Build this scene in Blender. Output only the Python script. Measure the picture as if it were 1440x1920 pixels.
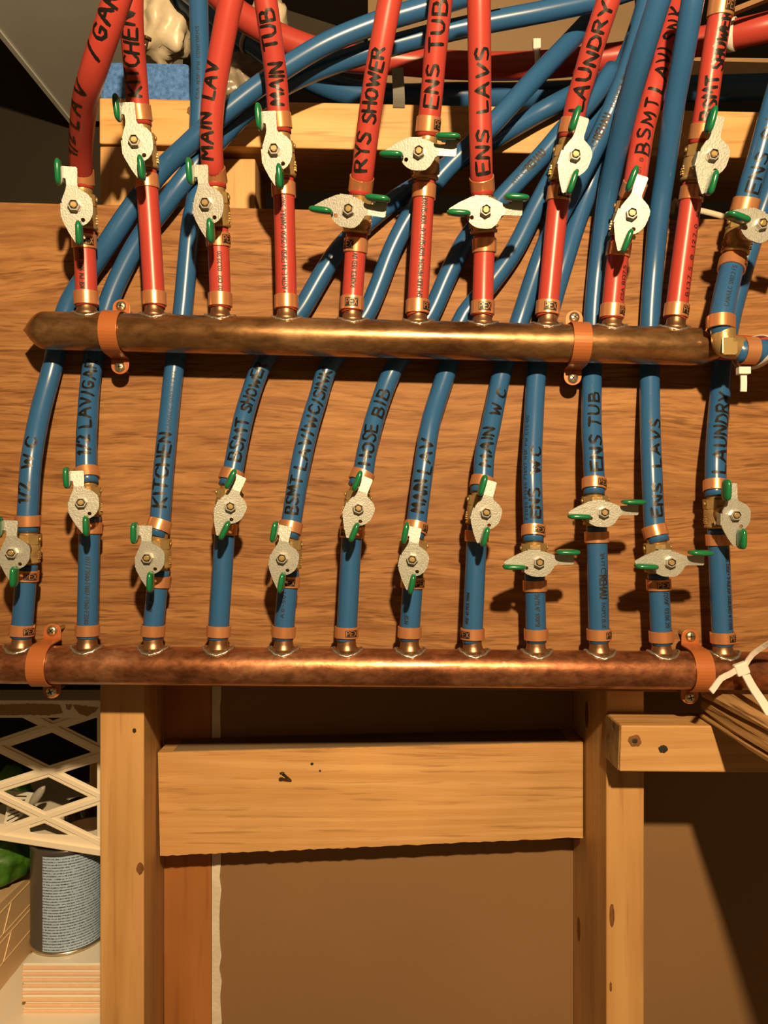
import bpy, bmesh, math, random
from mathutils import Vector, Matrix, geometry
random.seed(7)
for o in list(bpy.data.objects): bpy.data.objects.remove(o)
SC = bpy.context.scene
COL = SC.collection
F_PX = 1450.0                 # focal length in pixels of the 1440x1920 frame
CAM_D, CAM_Z = 0.62, 1.40     # camera stands 0.62 m before the plywood panel, whose front is y = 0

# ------------------------------------------------------------------ camera, light, exposure
cd = bpy.data.cameras.new('camera'); cam = bpy.data.objects.new('camera', cd); COL.objects.link(cam)
cam.location = (0, -CAM_D, CAM_Z); cam.rotation_euler = (math.pi/2, 0, 0)
cd.sensor_fit = 'VERTICAL'; cd.sensor_height = 36; cd.lens = F_PX/1920*36
cd.clip_start = 0.02
SC.camera = cam
w = bpy.data.worlds.new('world'); SC.world = w; w.use_nodes = True
w.node_tree.nodes['Background'].inputs[0].default_value = (1, .72, .42, 1)
w.node_tree.nodes['Background'].inputs[1].default_value = 0.010
ld = bpy.data.lights.new('bulb_light', 'POINT'); ld.energy = 70; ld.color = (1, .70, .37); ld.shadow_soft_size = 0.016
lamp = bpy.data.objects.new('bulb_light', ld); COL.objects.link(lamp)
lamp.location = (0.085, -0.87, CAM_Z+0.385)
SC.view_settings.view_transform = 'Standard'; SC.view_settings.look = 'None'
SC.view_settings.exposure = 0.0; SC.view_settings.gamma = 1.0
SC.view_settings.use_curve_mapping = False

# ------------------------------------------------------------------ helpers
def W(px, py, d):             # a pixel of the photograph seen at depth d -> world point
    return Vector(((px-720)/F_PX*d, d-CAM_D, CAM_Z+(960-py)/F_PX*d))
def PX(p):
    d = p.y+CAM_D
    return (720+p.x/d*F_PX, 960-(p.z-CAM_Z)/d*F_PX)
def tag(o, label=None, cat=None, group=None, kind=None):
    if label: o['label'] = label
    if cat: o['category'] = cat
    if group: o['group'] = group
    if kind: o['kind'] = kind
    return o
def empty(name, loc, label, cat, group=None):
    o = bpy.data.objects.new(name, None); COL.objects.link(o); o.location = loc
    o.empty_display_size = .01
    return tag(o, label, cat, group)
class MB:
    """collects vertices and faces (world coordinates or local ones)"""
    def __init__(s): s.v = []; s.f = []; s.sm = []
    def add(s, vs, fs, smooth=False):
        n = len(s.v); s.v += [Vector(v) for v in vs]
        s.f += [tuple(i+n for i in f) for f in fs]; s.sm += [smooth]*len(fs)
        return s
    def hexa(s, a, b):        # two quads, same winding
        return s.add(list(a)+list(b), [(0,1,2,3), (7,6,5,4), (0,4,5,1), (1,5,6,2), (2,6,7,3), (3,7,4,0)])
    def box(s, lo, hi, M=None):
        x0,y0,z0 = lo; x1,y1,z1 = hi
        vs = [Vector(v) for v in ((x0,y0,z0),(x1,y0,z0),(x1,y0,z1),(x0,y0,z1),(x0,y1,z0),(x1,y1,z0),(x1,y1,z1),(x0,y1,z1))]
        if M: vs = [M @ v for v in vs]
        return s.hexa(vs[:4], vs[4:])
    def lathe(s, prof, n=24, M=None, smooth=True, capped=True):   # prof: (r, z) list, about local z
        vs = []; fs = []
        for r, z in prof:
            for k in range(n):
                a = 2*math.pi*k/n; vs.append(Vector((r*math.cos(a), r*math.sin(a), z)))
        for i in range(len(prof)-1):
            for k in range(n):
                fs.append((i*n+k, i*n+(k+1)%n, (i+1)*n+(k+1)%n, (i+1)*n+k))
        if M: vs = [M @ v for v in vs]
        s.add(vs, fs, smooth)
        if capped:
            b = len(s.v)-len(vs)
            if prof[0][0] > 1e-6: s.f.append(tuple(b+k for k in reversed(range(n)))); s.sm.append(False)
            if prof[-1][0] > 1e-6: s.f.append(tuple(b+(len(prof)-1)*n+k for k in range(n))); s.sm.append(False)
        return s
    def poly(s, outer, holes, thick, fn=None):   # plate in the xy plane, z 0..thick
        loops = [outer]+holes
        tris = geometry.tessellate_polygon([[Vector((x, y, 0)) for x, y in L] for L in loops])
        flat = [p for L in loops for p in L]; n = len(flat)
        f = fn or (lambda x, y, z: (x, y, z))
        vs = [f(x, y, 0) for x, y in flat]+[f(x, y, thick) for x, y in flat]
        fs = []
        for t in tris:
            a, b, c = [flat[i] for i in t]
            if (b[0]-a[0])*(c[1]-a[1])-(b[1]-a[1])*(c[0]-a[0]) < 0: t = (t[0], t[2], t[1])
            fs.append(tuple(i+n for i in t)); fs.append(tuple(reversed(t)))
        o = 0
        for L in loops:
            m = len(L)
            for i in range(m): fs.append((o+i, o+(i+1) % m, n+o+(i+1) % m, n+o+i))
            o += m
        return s.add(vs, fs)
    def data(s, name, m, origin=None):
        og = origin or Vector((0,0,0))
        me = bpy.data.meshes.new(name); me.from_pydata([v-og for v in s.v], [], s.f)
        me.polygons.foreach_set('use_smooth', s.sm)
        if m: me.materials.append(m)
        bm = bmesh.new(); bm.from_mesh(me); bmesh.ops.recalc_face_normals(bm, faces=bm.faces); bm.to_mesh(me); bm.free()
        me.update(); return me
    def build(s, name, m, parent=None, bevel=0, origin=None):
        """world-coordinate mesh, linked as one object (origin: own origin, or the parent's)"""
        if parent is not None: og = wloc(parent)
        elif origin is not None: og = Vector(origin)
        else:
            og = Vector((sum(v.x for v in s.v)/len(s.v), sum(v.y for v in s.v)/len(s.v), min(v.z for v in s.v)))
        o = bpy.data.objects.new(name, s.data(name, m, og)); COL.objects.link(o)
        if parent is not None: o.parent = parent
        else: o.location = og
        if bevel: 
            b = o.modifiers.new('bevel', 'BEVEL'); b.width = bevel; b.segments = 2; b.limit_method = 'ANGLE'; b.angle_limit = .6
        return o
def wloc(o):
    return o.location.copy() if o.parent is None else wloc(o.parent)+o.location
def put(name, me, parent, M):            # a shared mesh placed by a world matrix under an (unrotated) parent
    o = bpy.data.objects.new(name, me); COL.objects.link(o)
    if parent is not None:
        o.parent = parent; M = Matrix.Translation(-wloc(parent)) @ M
    o.matrix_local = M
    return o
def basis(z, y_hint, loc):               # z along a direction, -y towards the hint
    z = z.normalized(); f = (y_hint-z*y_hint.dot(z)).normalized(); x = z.cross(f)
    M = Matrix((( x.x, -f.x, z.x, loc.x), (x.y, -f.y, z.y, loc.y), (x.z, -f.z, z.z, loc.z), (0,0,0,1)))
    return M
TOCAM = Vector((0,-1,0))
def spline(pts, step=.006):              # Catmull-Rom through world points -> dense list
    P = [pts[0]*2-pts[1]]+list(pts)+[pts[-1]*2-pts[-2]]; out = []
    for i in range(1, len(P)-2):
        p0,p1,p2,p3 = P[i-1:i+3]
        n = max(2, int((p2-p1).length/step))
        for k in range(n):
            t = k/n
            out.append(.5*((2*p1)+(p2-p0)*t+(2*p0-5*p1+4*p2-p3)*t*t+(3*p1-p0-3*p2+p3)*t**3))
    out.append(P[-2]); return out
def frames(path, hint=TOCAM):
    fr = []; s = 0
    for i, p in enumerate(path):
        T = (path[min(i+1, len(path)-1)]-path[max(i-1, 0)]).normalized()
        Fv = hint-T*hint.dot(T)
        if Fv.length < .05 and fr: Fv = fr[-1][2]-T*fr[-1][2].dot(T)
        Fv.normalize(); S = T.cross(Fv)
        if i: s += (p-path[i-1]).length
        fr.append((p, T, Fv, S, s))
    return fr
def tube_mb(fr, r, n=20, cap=True):
    mb = MB(); vs = []; fs = []
    for p, T, Fv, S, s in fr:
        for k in range(n):
            a = 2*math.pi*k/n; vs.append(p+(Fv*math.cos(a)+S*math.sin(a))*r)
    m = len(fr)
    for i in range(m-1):
        for k in range(n): fs.append((i*n+k, i*n+(k+1) % n, (i+1)*n+(k+1) % n, (i+1)*n+k))
    mb.add(vs, fs, True)
    if cap:
        mb.f += [tuple(range(n)), tuple(reversed(range((m-1)*n, m*n)))]; mb.sm += [False, False]
    return mb
def at_s(fr, s):
    s = max(0, min(fr[-1][4], s)); lo, hi = 0, len(fr)-1
    while hi-lo > 1:
        mid = (lo+hi)//2
        if fr[mid][4] <= s: lo = mid
        else: hi = mid
    a, b = fr[lo], fr[hi]; t = (s-a[4])/max(1e-9, b[4]-a[4])
    L = lambda i: a[i].lerp(b[i], t)
    return L(0), L(1).normalized(), L(2).normalized(), L(3).normalized()
def s_at_py(fr, py):                     # arc length where the pipe crosses that image row
    best = min(fr, key=lambda q: abs(PX(q[0])[1]-py)); i = fr.index(best)
    j = min(len(fr)-1, i+1); k = max(0, i-1)
    y0, y1 = PX(fr[k][0])[1], PX(fr[j][0])[1]
    if abs(y1-y0) < 1e-6: return best[4]
    return fr[k][4]+(py-y0)/(y1-y0)*(fr[j][4]-fr[k][4])

# ------------------------------------------------------------------ materials
def mat(name, col, rough=.5, metal=0, noise=None, bump=None, spec=.5, coat=0, stretch=(1,1,1), emit=None):
    """noise: (scale, second colour, contrast, detail); bump: (scale, strength)"""
    m = bpy.data.materials.new(name); m.use_nodes = True; nt = m.node_tree; N = nt.nodes; L = nt.links
    b = N['Principled BSDF']; b.inputs['Roughness'].default_value = rough; b.inputs['Metallic'].default_value = metal
    b.inputs['Base Color'].default_value = (*col, 1); b.inputs['Specular IOR Level'].default_value = spec
    b.inputs['Coat Weight'].default_value = coat; b.inputs['Coat Roughness'].default_value = .13
    if noise or bump:
        tc = N.new('ShaderNodeTexCoord'); oi = N.new('ShaderNodeObjectInfo'); mp = N.new('ShaderNodeMapping')
        mp.inputs['Scale'].default_value = stretch
        vm = N.new('ShaderNodeVectorMath'); vm.operation = 'ADD'; sc = N.new('ShaderNodeMath'); sc.operation = 'MULTIPLY'; sc.inputs[1].default_value = 7.3
        L.new(oi.outputs['Random'], sc.inputs[0]); L.new(tc.outputs['Object'], vm.inputs[0]); L.new(sc.outputs[0], vm.inputs[1])
        L.new(vm.outputs[0], mp.inputs['Vector'])
    if noise:
        nz = N.new('ShaderNodeTexNoise'); nz.inputs['Scale'].default_value = noise[0]; nz.inputs['Detail'].default_value = noise[3] if len(noise) > 3 else 4
        L.new(mp.outputs[0], nz.inputs['Vector'])
        rp = N.new('ShaderNodeValToRGB'); c = noise[2]
        rp.color_ramp.elements[0].position = .5-.5/c; rp.color_ramp.elements[1].position = .5+.5/c
        rp.color_ramp.elements[0].color = (*noise[1], 1); rp.color_ramp.elements[1].color = (*col, 1)
        L.new(nz.outputs[0], rp.inputs[0]); L.new(rp.outputs[0], b.inputs['Base Color'])
    if bump:
        nb = N.new('ShaderNodeTexNoise'); nb.inputs['Scale'].default_value = bump[0]; nb.inputs['Detail'].default_value = 3
        L.new(mp.outputs[0], nb.inputs['Vector'])
        bp = N.new('ShaderNodeBump'); bp.inputs['Strength'].default_value = bump[1]; bp.inputs['Distance'].default_value = .001
        L.new(nb.outputs[0], bp.inputs['Height']); L.new(bp.outputs[0], b.inputs['Normal'])
    return m
def wood(name, light, dark, pore, along='X', ring=38, fine=220, rough=.55, streak=.5, coat=0, bump=.25, warp=4.0, across=None):
    """grain running along one axis: slow rings, medium streaks and short dark pores"""
    m = bpy.data.materials.new(name); m.use_nodes = True; nt = m.node_tree; N = nt.nodes; L = nt.links
    b = N['Principled BSDF']; b.inputs['Roughness'].default_value = rough
    b.inputs['Coat Weight'].default_value = coat; b.inputs['Coat Roughness'].default_value = .25
    tc = N.new('ShaderNodeTexCoord'); oi = N.new('ShaderNodeObjectInfo')
    vm = N.new('ShaderNodeVectorMath'); vm.operation = 'ADD'; sc = N.new('ShaderNodeMath'); sc.operation = 'MULTIPLY'; sc.inputs[1].default_value = 9.7
    L.new(oi.outputs['Random'], sc.inputs[0]); L.new(tc.outputs['Object'], vm.inputs[0]); L.new(sc.outputs[0], vm.inputs[1])
    def grain(scale, long, detail=4, dist=0):
        mp = N.new('ShaderNodeMapping'); s = [1, 1, 1]; s['XYZ'.index(along)] = long; mp.inputs['Scale'].default_value = s
        L.new(vm.outputs[0], mp.inputs['Vector'])
        nz = N.new('ShaderNodeTexNoise'); nz.inputs['Scale'].default_value = scale; nz.inputs['Detail'].default_value = detail
        nz.inputs['Distortion'].default_value = dist
        L.new(mp.outputs[0], nz.inputs['Vector']); return nz.outputs[0]
    def ramp(src, a, c, ca, cb):
        r = N.new('ShaderNodeValToRGB'); r.color_ramp.elements[0].position = a; r.color_ramp.elements[1].position = c
        r.color_ramp.elements[0].color = ca; r.color_ramp.elements[1].color = cb; L.new(src, r.inputs[0]); return r.outputs[0]
    # rings: sine of a warped slow noise
    g0 = grain(ring/10, .08, 2, .3)
    mu = N.new('ShaderNodeMath'); mu.operation = 'MULTIPLY'; mu.inputs[1].default_value = ring*warp; L.new(g0, mu.inputs[0])
    sn = N.new('ShaderNodeMath'); sn.operation = 'SINE'; L.new(mu.outputs[0], sn.inputs[0])
    r0 = ramp(sn.outputs[0], 0, 1, (*dark, 1), (*light, 1))
    g1 = grain(fine*.35, .06, 5, .2)
    mx = N.new('ShaderNodeMix'); mx.data_type = 'RGBA'; mx.inputs[0].default_value = .55
    r1 = ramp(g1, .32, .68, (*dark, 1), (*light, 1))
    L.new(r0, mx.inputs[6]); L.new(r1, mx.inputs[7])
    g2 = grain(fine, .05, 3)
    f2 = ramp(g2, .57, .70, (0,0,0,1), (streak,streak,streak,1))
    m2 = N.new('ShaderNodeMix'); m2.data_type = 'RGBA'; L.new(f2, m2.inputs[0]); L.new(mx.outputs[2], m2.inputs[6]); m2.inputs[7].default_value = (*pore, 1)
    out = m2.outputs[2]
    g3 = grain(9, .5, 3)
    f3 = ramp(g3, .35, .7, (.78,.78,.78,1), (1.08,1.08,1.08,1))
    m3 = N.new('ShaderNodeMix'); m3.data_type = 'RGBA'; m3.blend_type = 'MULTIPLY'; m3.inputs[0].default_value = 1
    L.new(out, m3.inputs[6]); L.new(f3, m3.inputs[7])
    L.new(m3.outputs[2], b.inputs['Base Color'])
    bp = N.new('ShaderNodeBump'); bp.inputs['Strength'].default_value = bump; bp.inputs['Distance'].default_value = .0006; bp.invert = True
    L.new(g2, bp.inputs['Height']); L.new(bp.outputs[0], b.inputs['Normal'])
    return m
M = {}
def ply_mat():
    m = bpy.data.materials.new('oak_ply'); m.use_nodes = True; nt = m.node_tree; N = nt.nodes; L = nt.links
    b = N['Principled BSDF']; b.inputs['Roughness'].default_value = .62
    b.inputs['Specular IOR Level'].default_value = .22
    tc = N.new('ShaderNodeTexCoord')
    # slow warp so that the grain wanders
    wp = N.new('ShaderNodeTexNoise'); wp.inputs['Scale'].default_value = 7; wp.inputs['Detail'].default_value = 2
    mw = N.new('ShaderNodeMapping'); mw.inputs['Scale'].default_value = (.7, 1, 1.6); L.new(tc.outputs['Object'], mw.inputs[0]); L.new(mw.outputs[0], wp.inputs['Vector'])
    sx = N.new('ShaderNodeVectorMath'); sx.operation = 'MULTIPLY'; L.new(wp.outputs['Color'], sx.inputs[0]); sx.inputs[1].default_value = (0, 0, .030)
    ad = N.new('ShaderNodeVectorMath'); ad.operation = 'ADD'; L.new(tc.outputs['Object'], ad.inputs[0]); L.new(sx.outputs[0], ad.inputs[1])
    def nz(scale, long, detail=3, rough=.5):
        mp = N.new('ShaderNodeMapping'); mp.inputs['Scale'].default_value = (long, 1, 1); L.new(ad.outputs[0], mp.inputs[0])
        t = N.new('ShaderNodeTexNoise'); t.inputs['Scale'].default_value = scale; t.inputs['Detail'].default_value = detail; t.inputs['Roughness'].default_value = rough
        L.new(mp.outputs[0], t.inputs['Vector']); return t.outputs[0]
    def ramp(src, a, c, ca, cb):
        r = N.new('ShaderNodeValToRGB'); r.color_ramp.elements[0].position = a; r.color_ramp.elements[1].position = c
        r.color_ramp.elements[0].color = (*ca, 1); r.color_ramp.elements[1].color = (*cb, 1); L.new(src, r.inputs[0]); return r.outputs[0]
    def mix(kind, fac, a, c2):
        x = N.new('ShaderNodeMix'); x.data_type = 'RGBA'; x.blend_type = kind
        if isinstance(fac, float): x.inputs[0].default_value = fac
        else: L.new(fac, x.inputs[0])
        L.new(a, x.inputs[6])
        if isinstance(c2, tuple): x.inputs[7].default_value = (*c2, 1)
        else: L.new(c2, x.inputs[7])
        return x.outputs[2]
    base = ramp(nz(165, .10, 5, .62), .33, .68, (.205,.086,.029), (.368,.182,.068))
    fine = nz(620, .07, 2)
    pores = ramp(fine, .50, .66, (0,0,0), (1,1,1))
    clump = ramp(nz(42, .20, 3), .36, .62, (.15,.15,.15), (.66,.66,.66))
    pf = mix('MULTIPLY', 1.0, pores, clump)
    c = mix('MIX', pf, base, (.082,.028,.008))
    broad = ramp(nz(9, .35, 2), .35, .7, (.82,.80,.78), (1.08,1.08,1.06))
    c = mix('MULTIPLY', 1.0, c, broad)
    L.new(c, b.inputs['Base Color'])
    bp = N.new('ShaderNodeBump'); bp.inputs['Strength'].default_value = .35; bp.inputs['Distance'].default_value = .0006; bp.invert = True
    L.new(fine, bp.inputs['Height']); L.new(bp.outputs[0], b.inputs['Normal'])
    return m
M['ply'] = ply_mat()
M['pine_x'] = wood('pine_lengthwise', (.69,.405,.165), (.55,.29,.098), (.33,.15,.048), 'X', ring=34, fine=300, streak=.6, bump=.7, warp=9)
M['pine_z'] = wood('pine_upright', (.61,.355,.14), (.49,.258,.088), (.35,.155,.048), 'Z', ring=26, fine=260, streak=.45, bump=.4, warp=6)
M['pine_y'] = wood('pine_deep', (.62,.38,.17), (.42,.22,.08), (.20,.09,.03), 'Y', ring=60, fine=160, streak=.8, bump=1.0)
M['fir_z'] = wood('fir_orange', (.42,.165,.045), (.32,.11,.028), (.24,.075,.017), 'Z', ring=20, fine=150, streak=.35, bump=.3)
M['endgrain'] = wood('end_grain', (.40,.24,.10), (.13,.07,.03), (.06,.03,.012), 'X', ring=90, fine=120, streak=.9, bump=1.2, warp=9)
M['roughwood'] = wood('rough_sawn', (.50,.30,.125), (.27,.14,.048), (.05,.022,.008), 'Y', ring=50, fine=260, streak=.9, bump=1.0)
M['paper'] = mat('drywall_paper', (.255,.140,.060), .8, noise=(5, (.225,.122,.052), 2.2), bump=(240, .12))
M['gypsum'] = mat('gypsum', (.72,.66,.56), .9, noise=(60, (.55,.48,.38), 2), bump=(300, .5))
M['cream'] = mat('cream_paint', (.88,.82,.72), .6, noise=(12, (.78,.72,.62), 2))
M['brownpaper'] = mat('brown_paper', (.36,.22,.11), .85, noise=(40, (.29,.17,.085), 2))
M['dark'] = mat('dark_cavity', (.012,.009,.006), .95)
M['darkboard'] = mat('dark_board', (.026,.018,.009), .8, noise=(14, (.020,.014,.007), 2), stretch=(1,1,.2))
M['room'] = mat('basement_paint', (.42,.36,.27), .85, noise=(3, (.36,.30,.22), 2))
M['concrete'] = mat('concrete', (.30,.28,.25), .9, noise=(8, (.22,.20,.18), 2))
M['red'] = mat('red_pex', (.385,.048,.037), .33, noise=(6, (.36,.042,.032), 2), spec=.42)
M['blue'] = mat('blue_pex', (.024,.098,.255), .28, noise=(6, (.020,.088,.232), 2), spec=.45)
M['ink'] = mat('black_marker', (.007,.006,.006), .38)
M['print'] = mat('printed_ink', (.012,.010,.012), .6)
M['ring'] = mat('copper_ring', (.74,.35,.17), .30, .62, noise=(45, (.58,.24,.10), 2), bump=(300, .10), stretch=(1,1,.2))
M['stamp'] = mat('black_stamp', (.012,.008,.006), .5)
def copper_mat(name, c_dark, c_mid, c_hot, r0, r1, scale, stretch):
    m = bpy.data.materials.new(name); m.use_nodes = True; nt = m.node_tree; N = nt.nodes; L = nt.links
    b = N['Principled BSDF']; b.inputs['Metallic'].default_value = .82
    b.inputs['Coat Weight'].default_value = .35; b.inputs['Coat Roughness'].default_value = .12
    tc = N.new('ShaderNodeTexCoord'); mp = N.new('ShaderNodeMapping'); mp.inputs['Scale'].default_value = stretch; L.new(tc.outputs['Object'], mp.inputs[0])
    def nz(sc, det, ro=.6, dist=.4):
        t = N.new('ShaderNodeTexNoise'); t.inputs['Scale'].default_value = sc; t.inputs['Detail'].default_value = det; t.inputs['Roughness'].default_value = ro
        t.inputs['Distortion'].default_value = dist; L.new(mp.outputs[0], t.inputs['Vector']); return t.outputs[0]
    a = nz(scale, 8, .68); r = N.new('ShaderNodeValToRGB'); e = r.color_ramp.elements
    e[0].position = .34; e[0].color = (*c_dark, 1); e[1].position = .68; e[1].color = (*c_hot, 1)
    k = e.new(.50); k.color = (*c_mid, 1); L.new(a, r.inputs[0])
    f = nz(scale*9, 4); r2 = N.new('ShaderNodeValToRGB'); r2.color_ramp.elements[0].position = .35; r2.color_ramp.elements[1].position = .62
    r2.color_ramp.elements[0].color = (.62,.58,.55,1); r2.color_ramp.elements[1].color = (1.1,1.1,1.1,1); L.new(f, r2.inputs[0])
    x = N.new('ShaderNodeMix'); x.data_type = 'RGBA'; x.blend_type = 'MULTIPLY'; x.inputs[0].default_value = 1; L.new(r.outputs[0], x.inputs[6]); L.new(r2.outputs[0], x.inputs[7])
    L.new(x.outputs[2], b.inputs['Base Color'])
    mr = N.new('ShaderNodeMapRange'); mr.inputs[1].default_value = .3; mr.inputs[2].default_value = .7; mr.inputs[3].default_value = r0; mr.inputs[4].default_value = r1
    L.new(nz(scale*2.2, 5), mr.inputs[0]); L.new(mr.outputs[0], b.inputs['Roughness'])
    bp = N.new('ShaderNodeBump'); bp.inputs['Strength'].default_value = .16; bp.inputs['Distance'].default_value = .001
    L.new(nz(scale*6, 3), bp.inputs['Height']); L.new(bp.outputs[0], b.inputs['Normal'])
    return m
M['copper_up'] = copper_mat('aged_brown_copper', (.15,.062,.027), (.28,.145,.060), (.43,.255,.125), .20, .36, 15, (.45,1,1))
M['copper_low'] = copper_mat('bright_patchy_copper', (.165,.056,.026), (.345,.132,.062), (.52,.245,.13), .26, .44, 22, (.6,1,1))
M['outlet'] = mat('dull_copper', (.42,.24,.13), .38, .9, noise=(80, (.25,.13,.07), 2), bump=(200, .15))
M['solder'] = mat('solder', (.62,.60,.55), .35, .9, noise=(150, (.40,.37,.32), 2), bump=(300, .8))
M['strap'] = mat('strap_copper', (.43,.140,.042), .38, .25, noise=(20, (.40,.125,.037), 2))
M['screw'] = mat('zinc_brass_screw', (.74,.68,.48), .27, .95)
M['dark_metal'] = mat('dark_slot', (.02,.018,.014), .5)
M['brass'] = mat('cast_brass', (.52,.36,.155), .36, .62, noise=(60, (.39,.255,.10), 2), bump=(420, .25))
M['brass2'] = mat('turned_brass', (.70,.51,.23), .27, .75)
M['zinc'] = mat('zinc_plate', (.42,.43,.405), .45, .50, noise=(900, (.31,.32,.295), 2.2, 2), bump=(900, .22))
M['nut'] = mat('steel_nut', (.66,.65,.61), .26, .6)
M['green'] = mat('green_dip', (.006,.14,.052), .22, spec=.6)
M['nylon'] = mat('nylon_tie', (.66,.62,.58), .35, spec=.5)
M['grey'] = mat('grey_tie', (.32,.31,.28), .5)
M['duct'] = mat('galvanised_sheet', (.86,.87,.84), .42, .15, noise=(9, (.72,.73,.70), 2), bump=(30, .15))
M['foam'] = mat('blue_scrub_foam', (.085,.23,.62), .9, noise=(260, (.03,.10,.31), 2.4, 6), bump=(240, 2.5))
M['bag'] = mat('cloudy_plastic', (.66,.58,.44), .38, noise=(25, (.50,.42,.30), 2), bump=(70, .8))
M['clear'] = mat('grey_plastic_film', (.34,.29,.22), .3, noise=(35, (.20,.165,.12), 2), bump=(90, 1.0))
M['crate'] = mat('cream_plastic', (.90,.82,.68), .45, noise=(10, (.87,.79,.65), 2))
M['tile'] = mat('glazed_tile', (.90,.85,.74), .25)
M['bisque'] = mat('tile_bisque', (.86,.60,.40), .75, noise=(120, (.78,.52,.33), 2))
M['card'] = mat('tan_card', (.74,.52,.29), .7, noise=(30, (.68,.47,.26), 2))
M['cardline'] = mat('tan_card_edge', (.88,.68,.42), .7)
M['greenbag'] = mat('green_print_bag', (.07,.24,.02), .4, noise=(38, (.006,.018,.004), 3.5, 4), bump=(50, .5))
M['redprint'] = mat('red_print', (.40,.07,.03), .5)
M['tin'] = mat('dark_tin', (.10,.09,.09), .3, .3)
M['rim'] = mat('tin_rim', (.62,.56,.42), .3, .9)
M['white'] = mat('white_paper', (.72,.70,.64), .7)
M['yellow'] = mat('yellow_plastic', (.48,.27,.03), .5)
M['steel'] = mat('grey_steel', (.24,.235,.22), .5, .5)
M['wire'] = mat('beige_cable', (.62,.52,.40), .45)
M['jar'] = mat('dark_jar', (.06,.035,.015), .15)
M['knot'] = mat('knot', (.22,.085,.022), .6, noise=(300, (.10,.04,.012), 2), stretch=(1,1,1))
# printed label: fine rows of dark lettering on pale blue
def label_mat():
    m = mat('tin_label', (.25,.32,.38), .35); nt = m.node_tree; N = nt.nodes; L = nt.links; b = N['Principled BSDF']
    tc = N.new('ShaderNodeTexCoord'); sp = N.new('ShaderNodeSeparateXYZ'); L.new(tc.outputs['Object'], sp.inputs[0])
    mu = N.new('ShaderNodeMath'); mu.operation = 'MULTIPLY'; mu.inputs[1].default_value = 2*math.pi/.0029; L.new(sp.outputs[2], mu.inputs[0])
    sn = N.new('ShaderNodeMath'); sn.operation = 'SINE'; L.new(mu.outputs[0], sn.inputs[0])
    mp = N.new('ShaderNodeMapping'); mp.inputs['Scale'].default_value = (900, 900, 345); L.new(tc.outputs['Object'], mp.inputs[0])
    wn = N.new('ShaderNodeTexNoise'); wn.inputs['Scale'].default_value = 1.0; wn.inputs['Detail'].default_value = 1; L.new(mp.outputs[0], wn.inputs['Vector'])
    ad = N.new('ShaderNodeMath'); ad.operation = 'MULTIPLY_ADD'; L.new(wn.outputs[0], ad.inputs[0]); ad.inputs[1].default_value = 3.0; ad.inputs[2].default_value = -1.5
    a2 = N.new('ShaderNodeMath'); a2.operation = 'ADD'; L.new(ad.outputs[0], a2.inputs[0]); L.new(sn.outputs[0], a2.inputs[1])
    r = N.new('ShaderNodeValToRGB'); r.color_ramp.elements[0].position = .30; r.color_ramp.elements[1].position = .85
    r.color_ramp.elements[0].color = (.42,.57,.80,1); r.color_ramp.elements[1].color = (.07,.095,.14,1)
    L.new(a2.outputs[0], r.inputs[0]); L.new(r.outputs[0], b.inputs['Base Color']); return m
M['label'] = label_mat()

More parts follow.
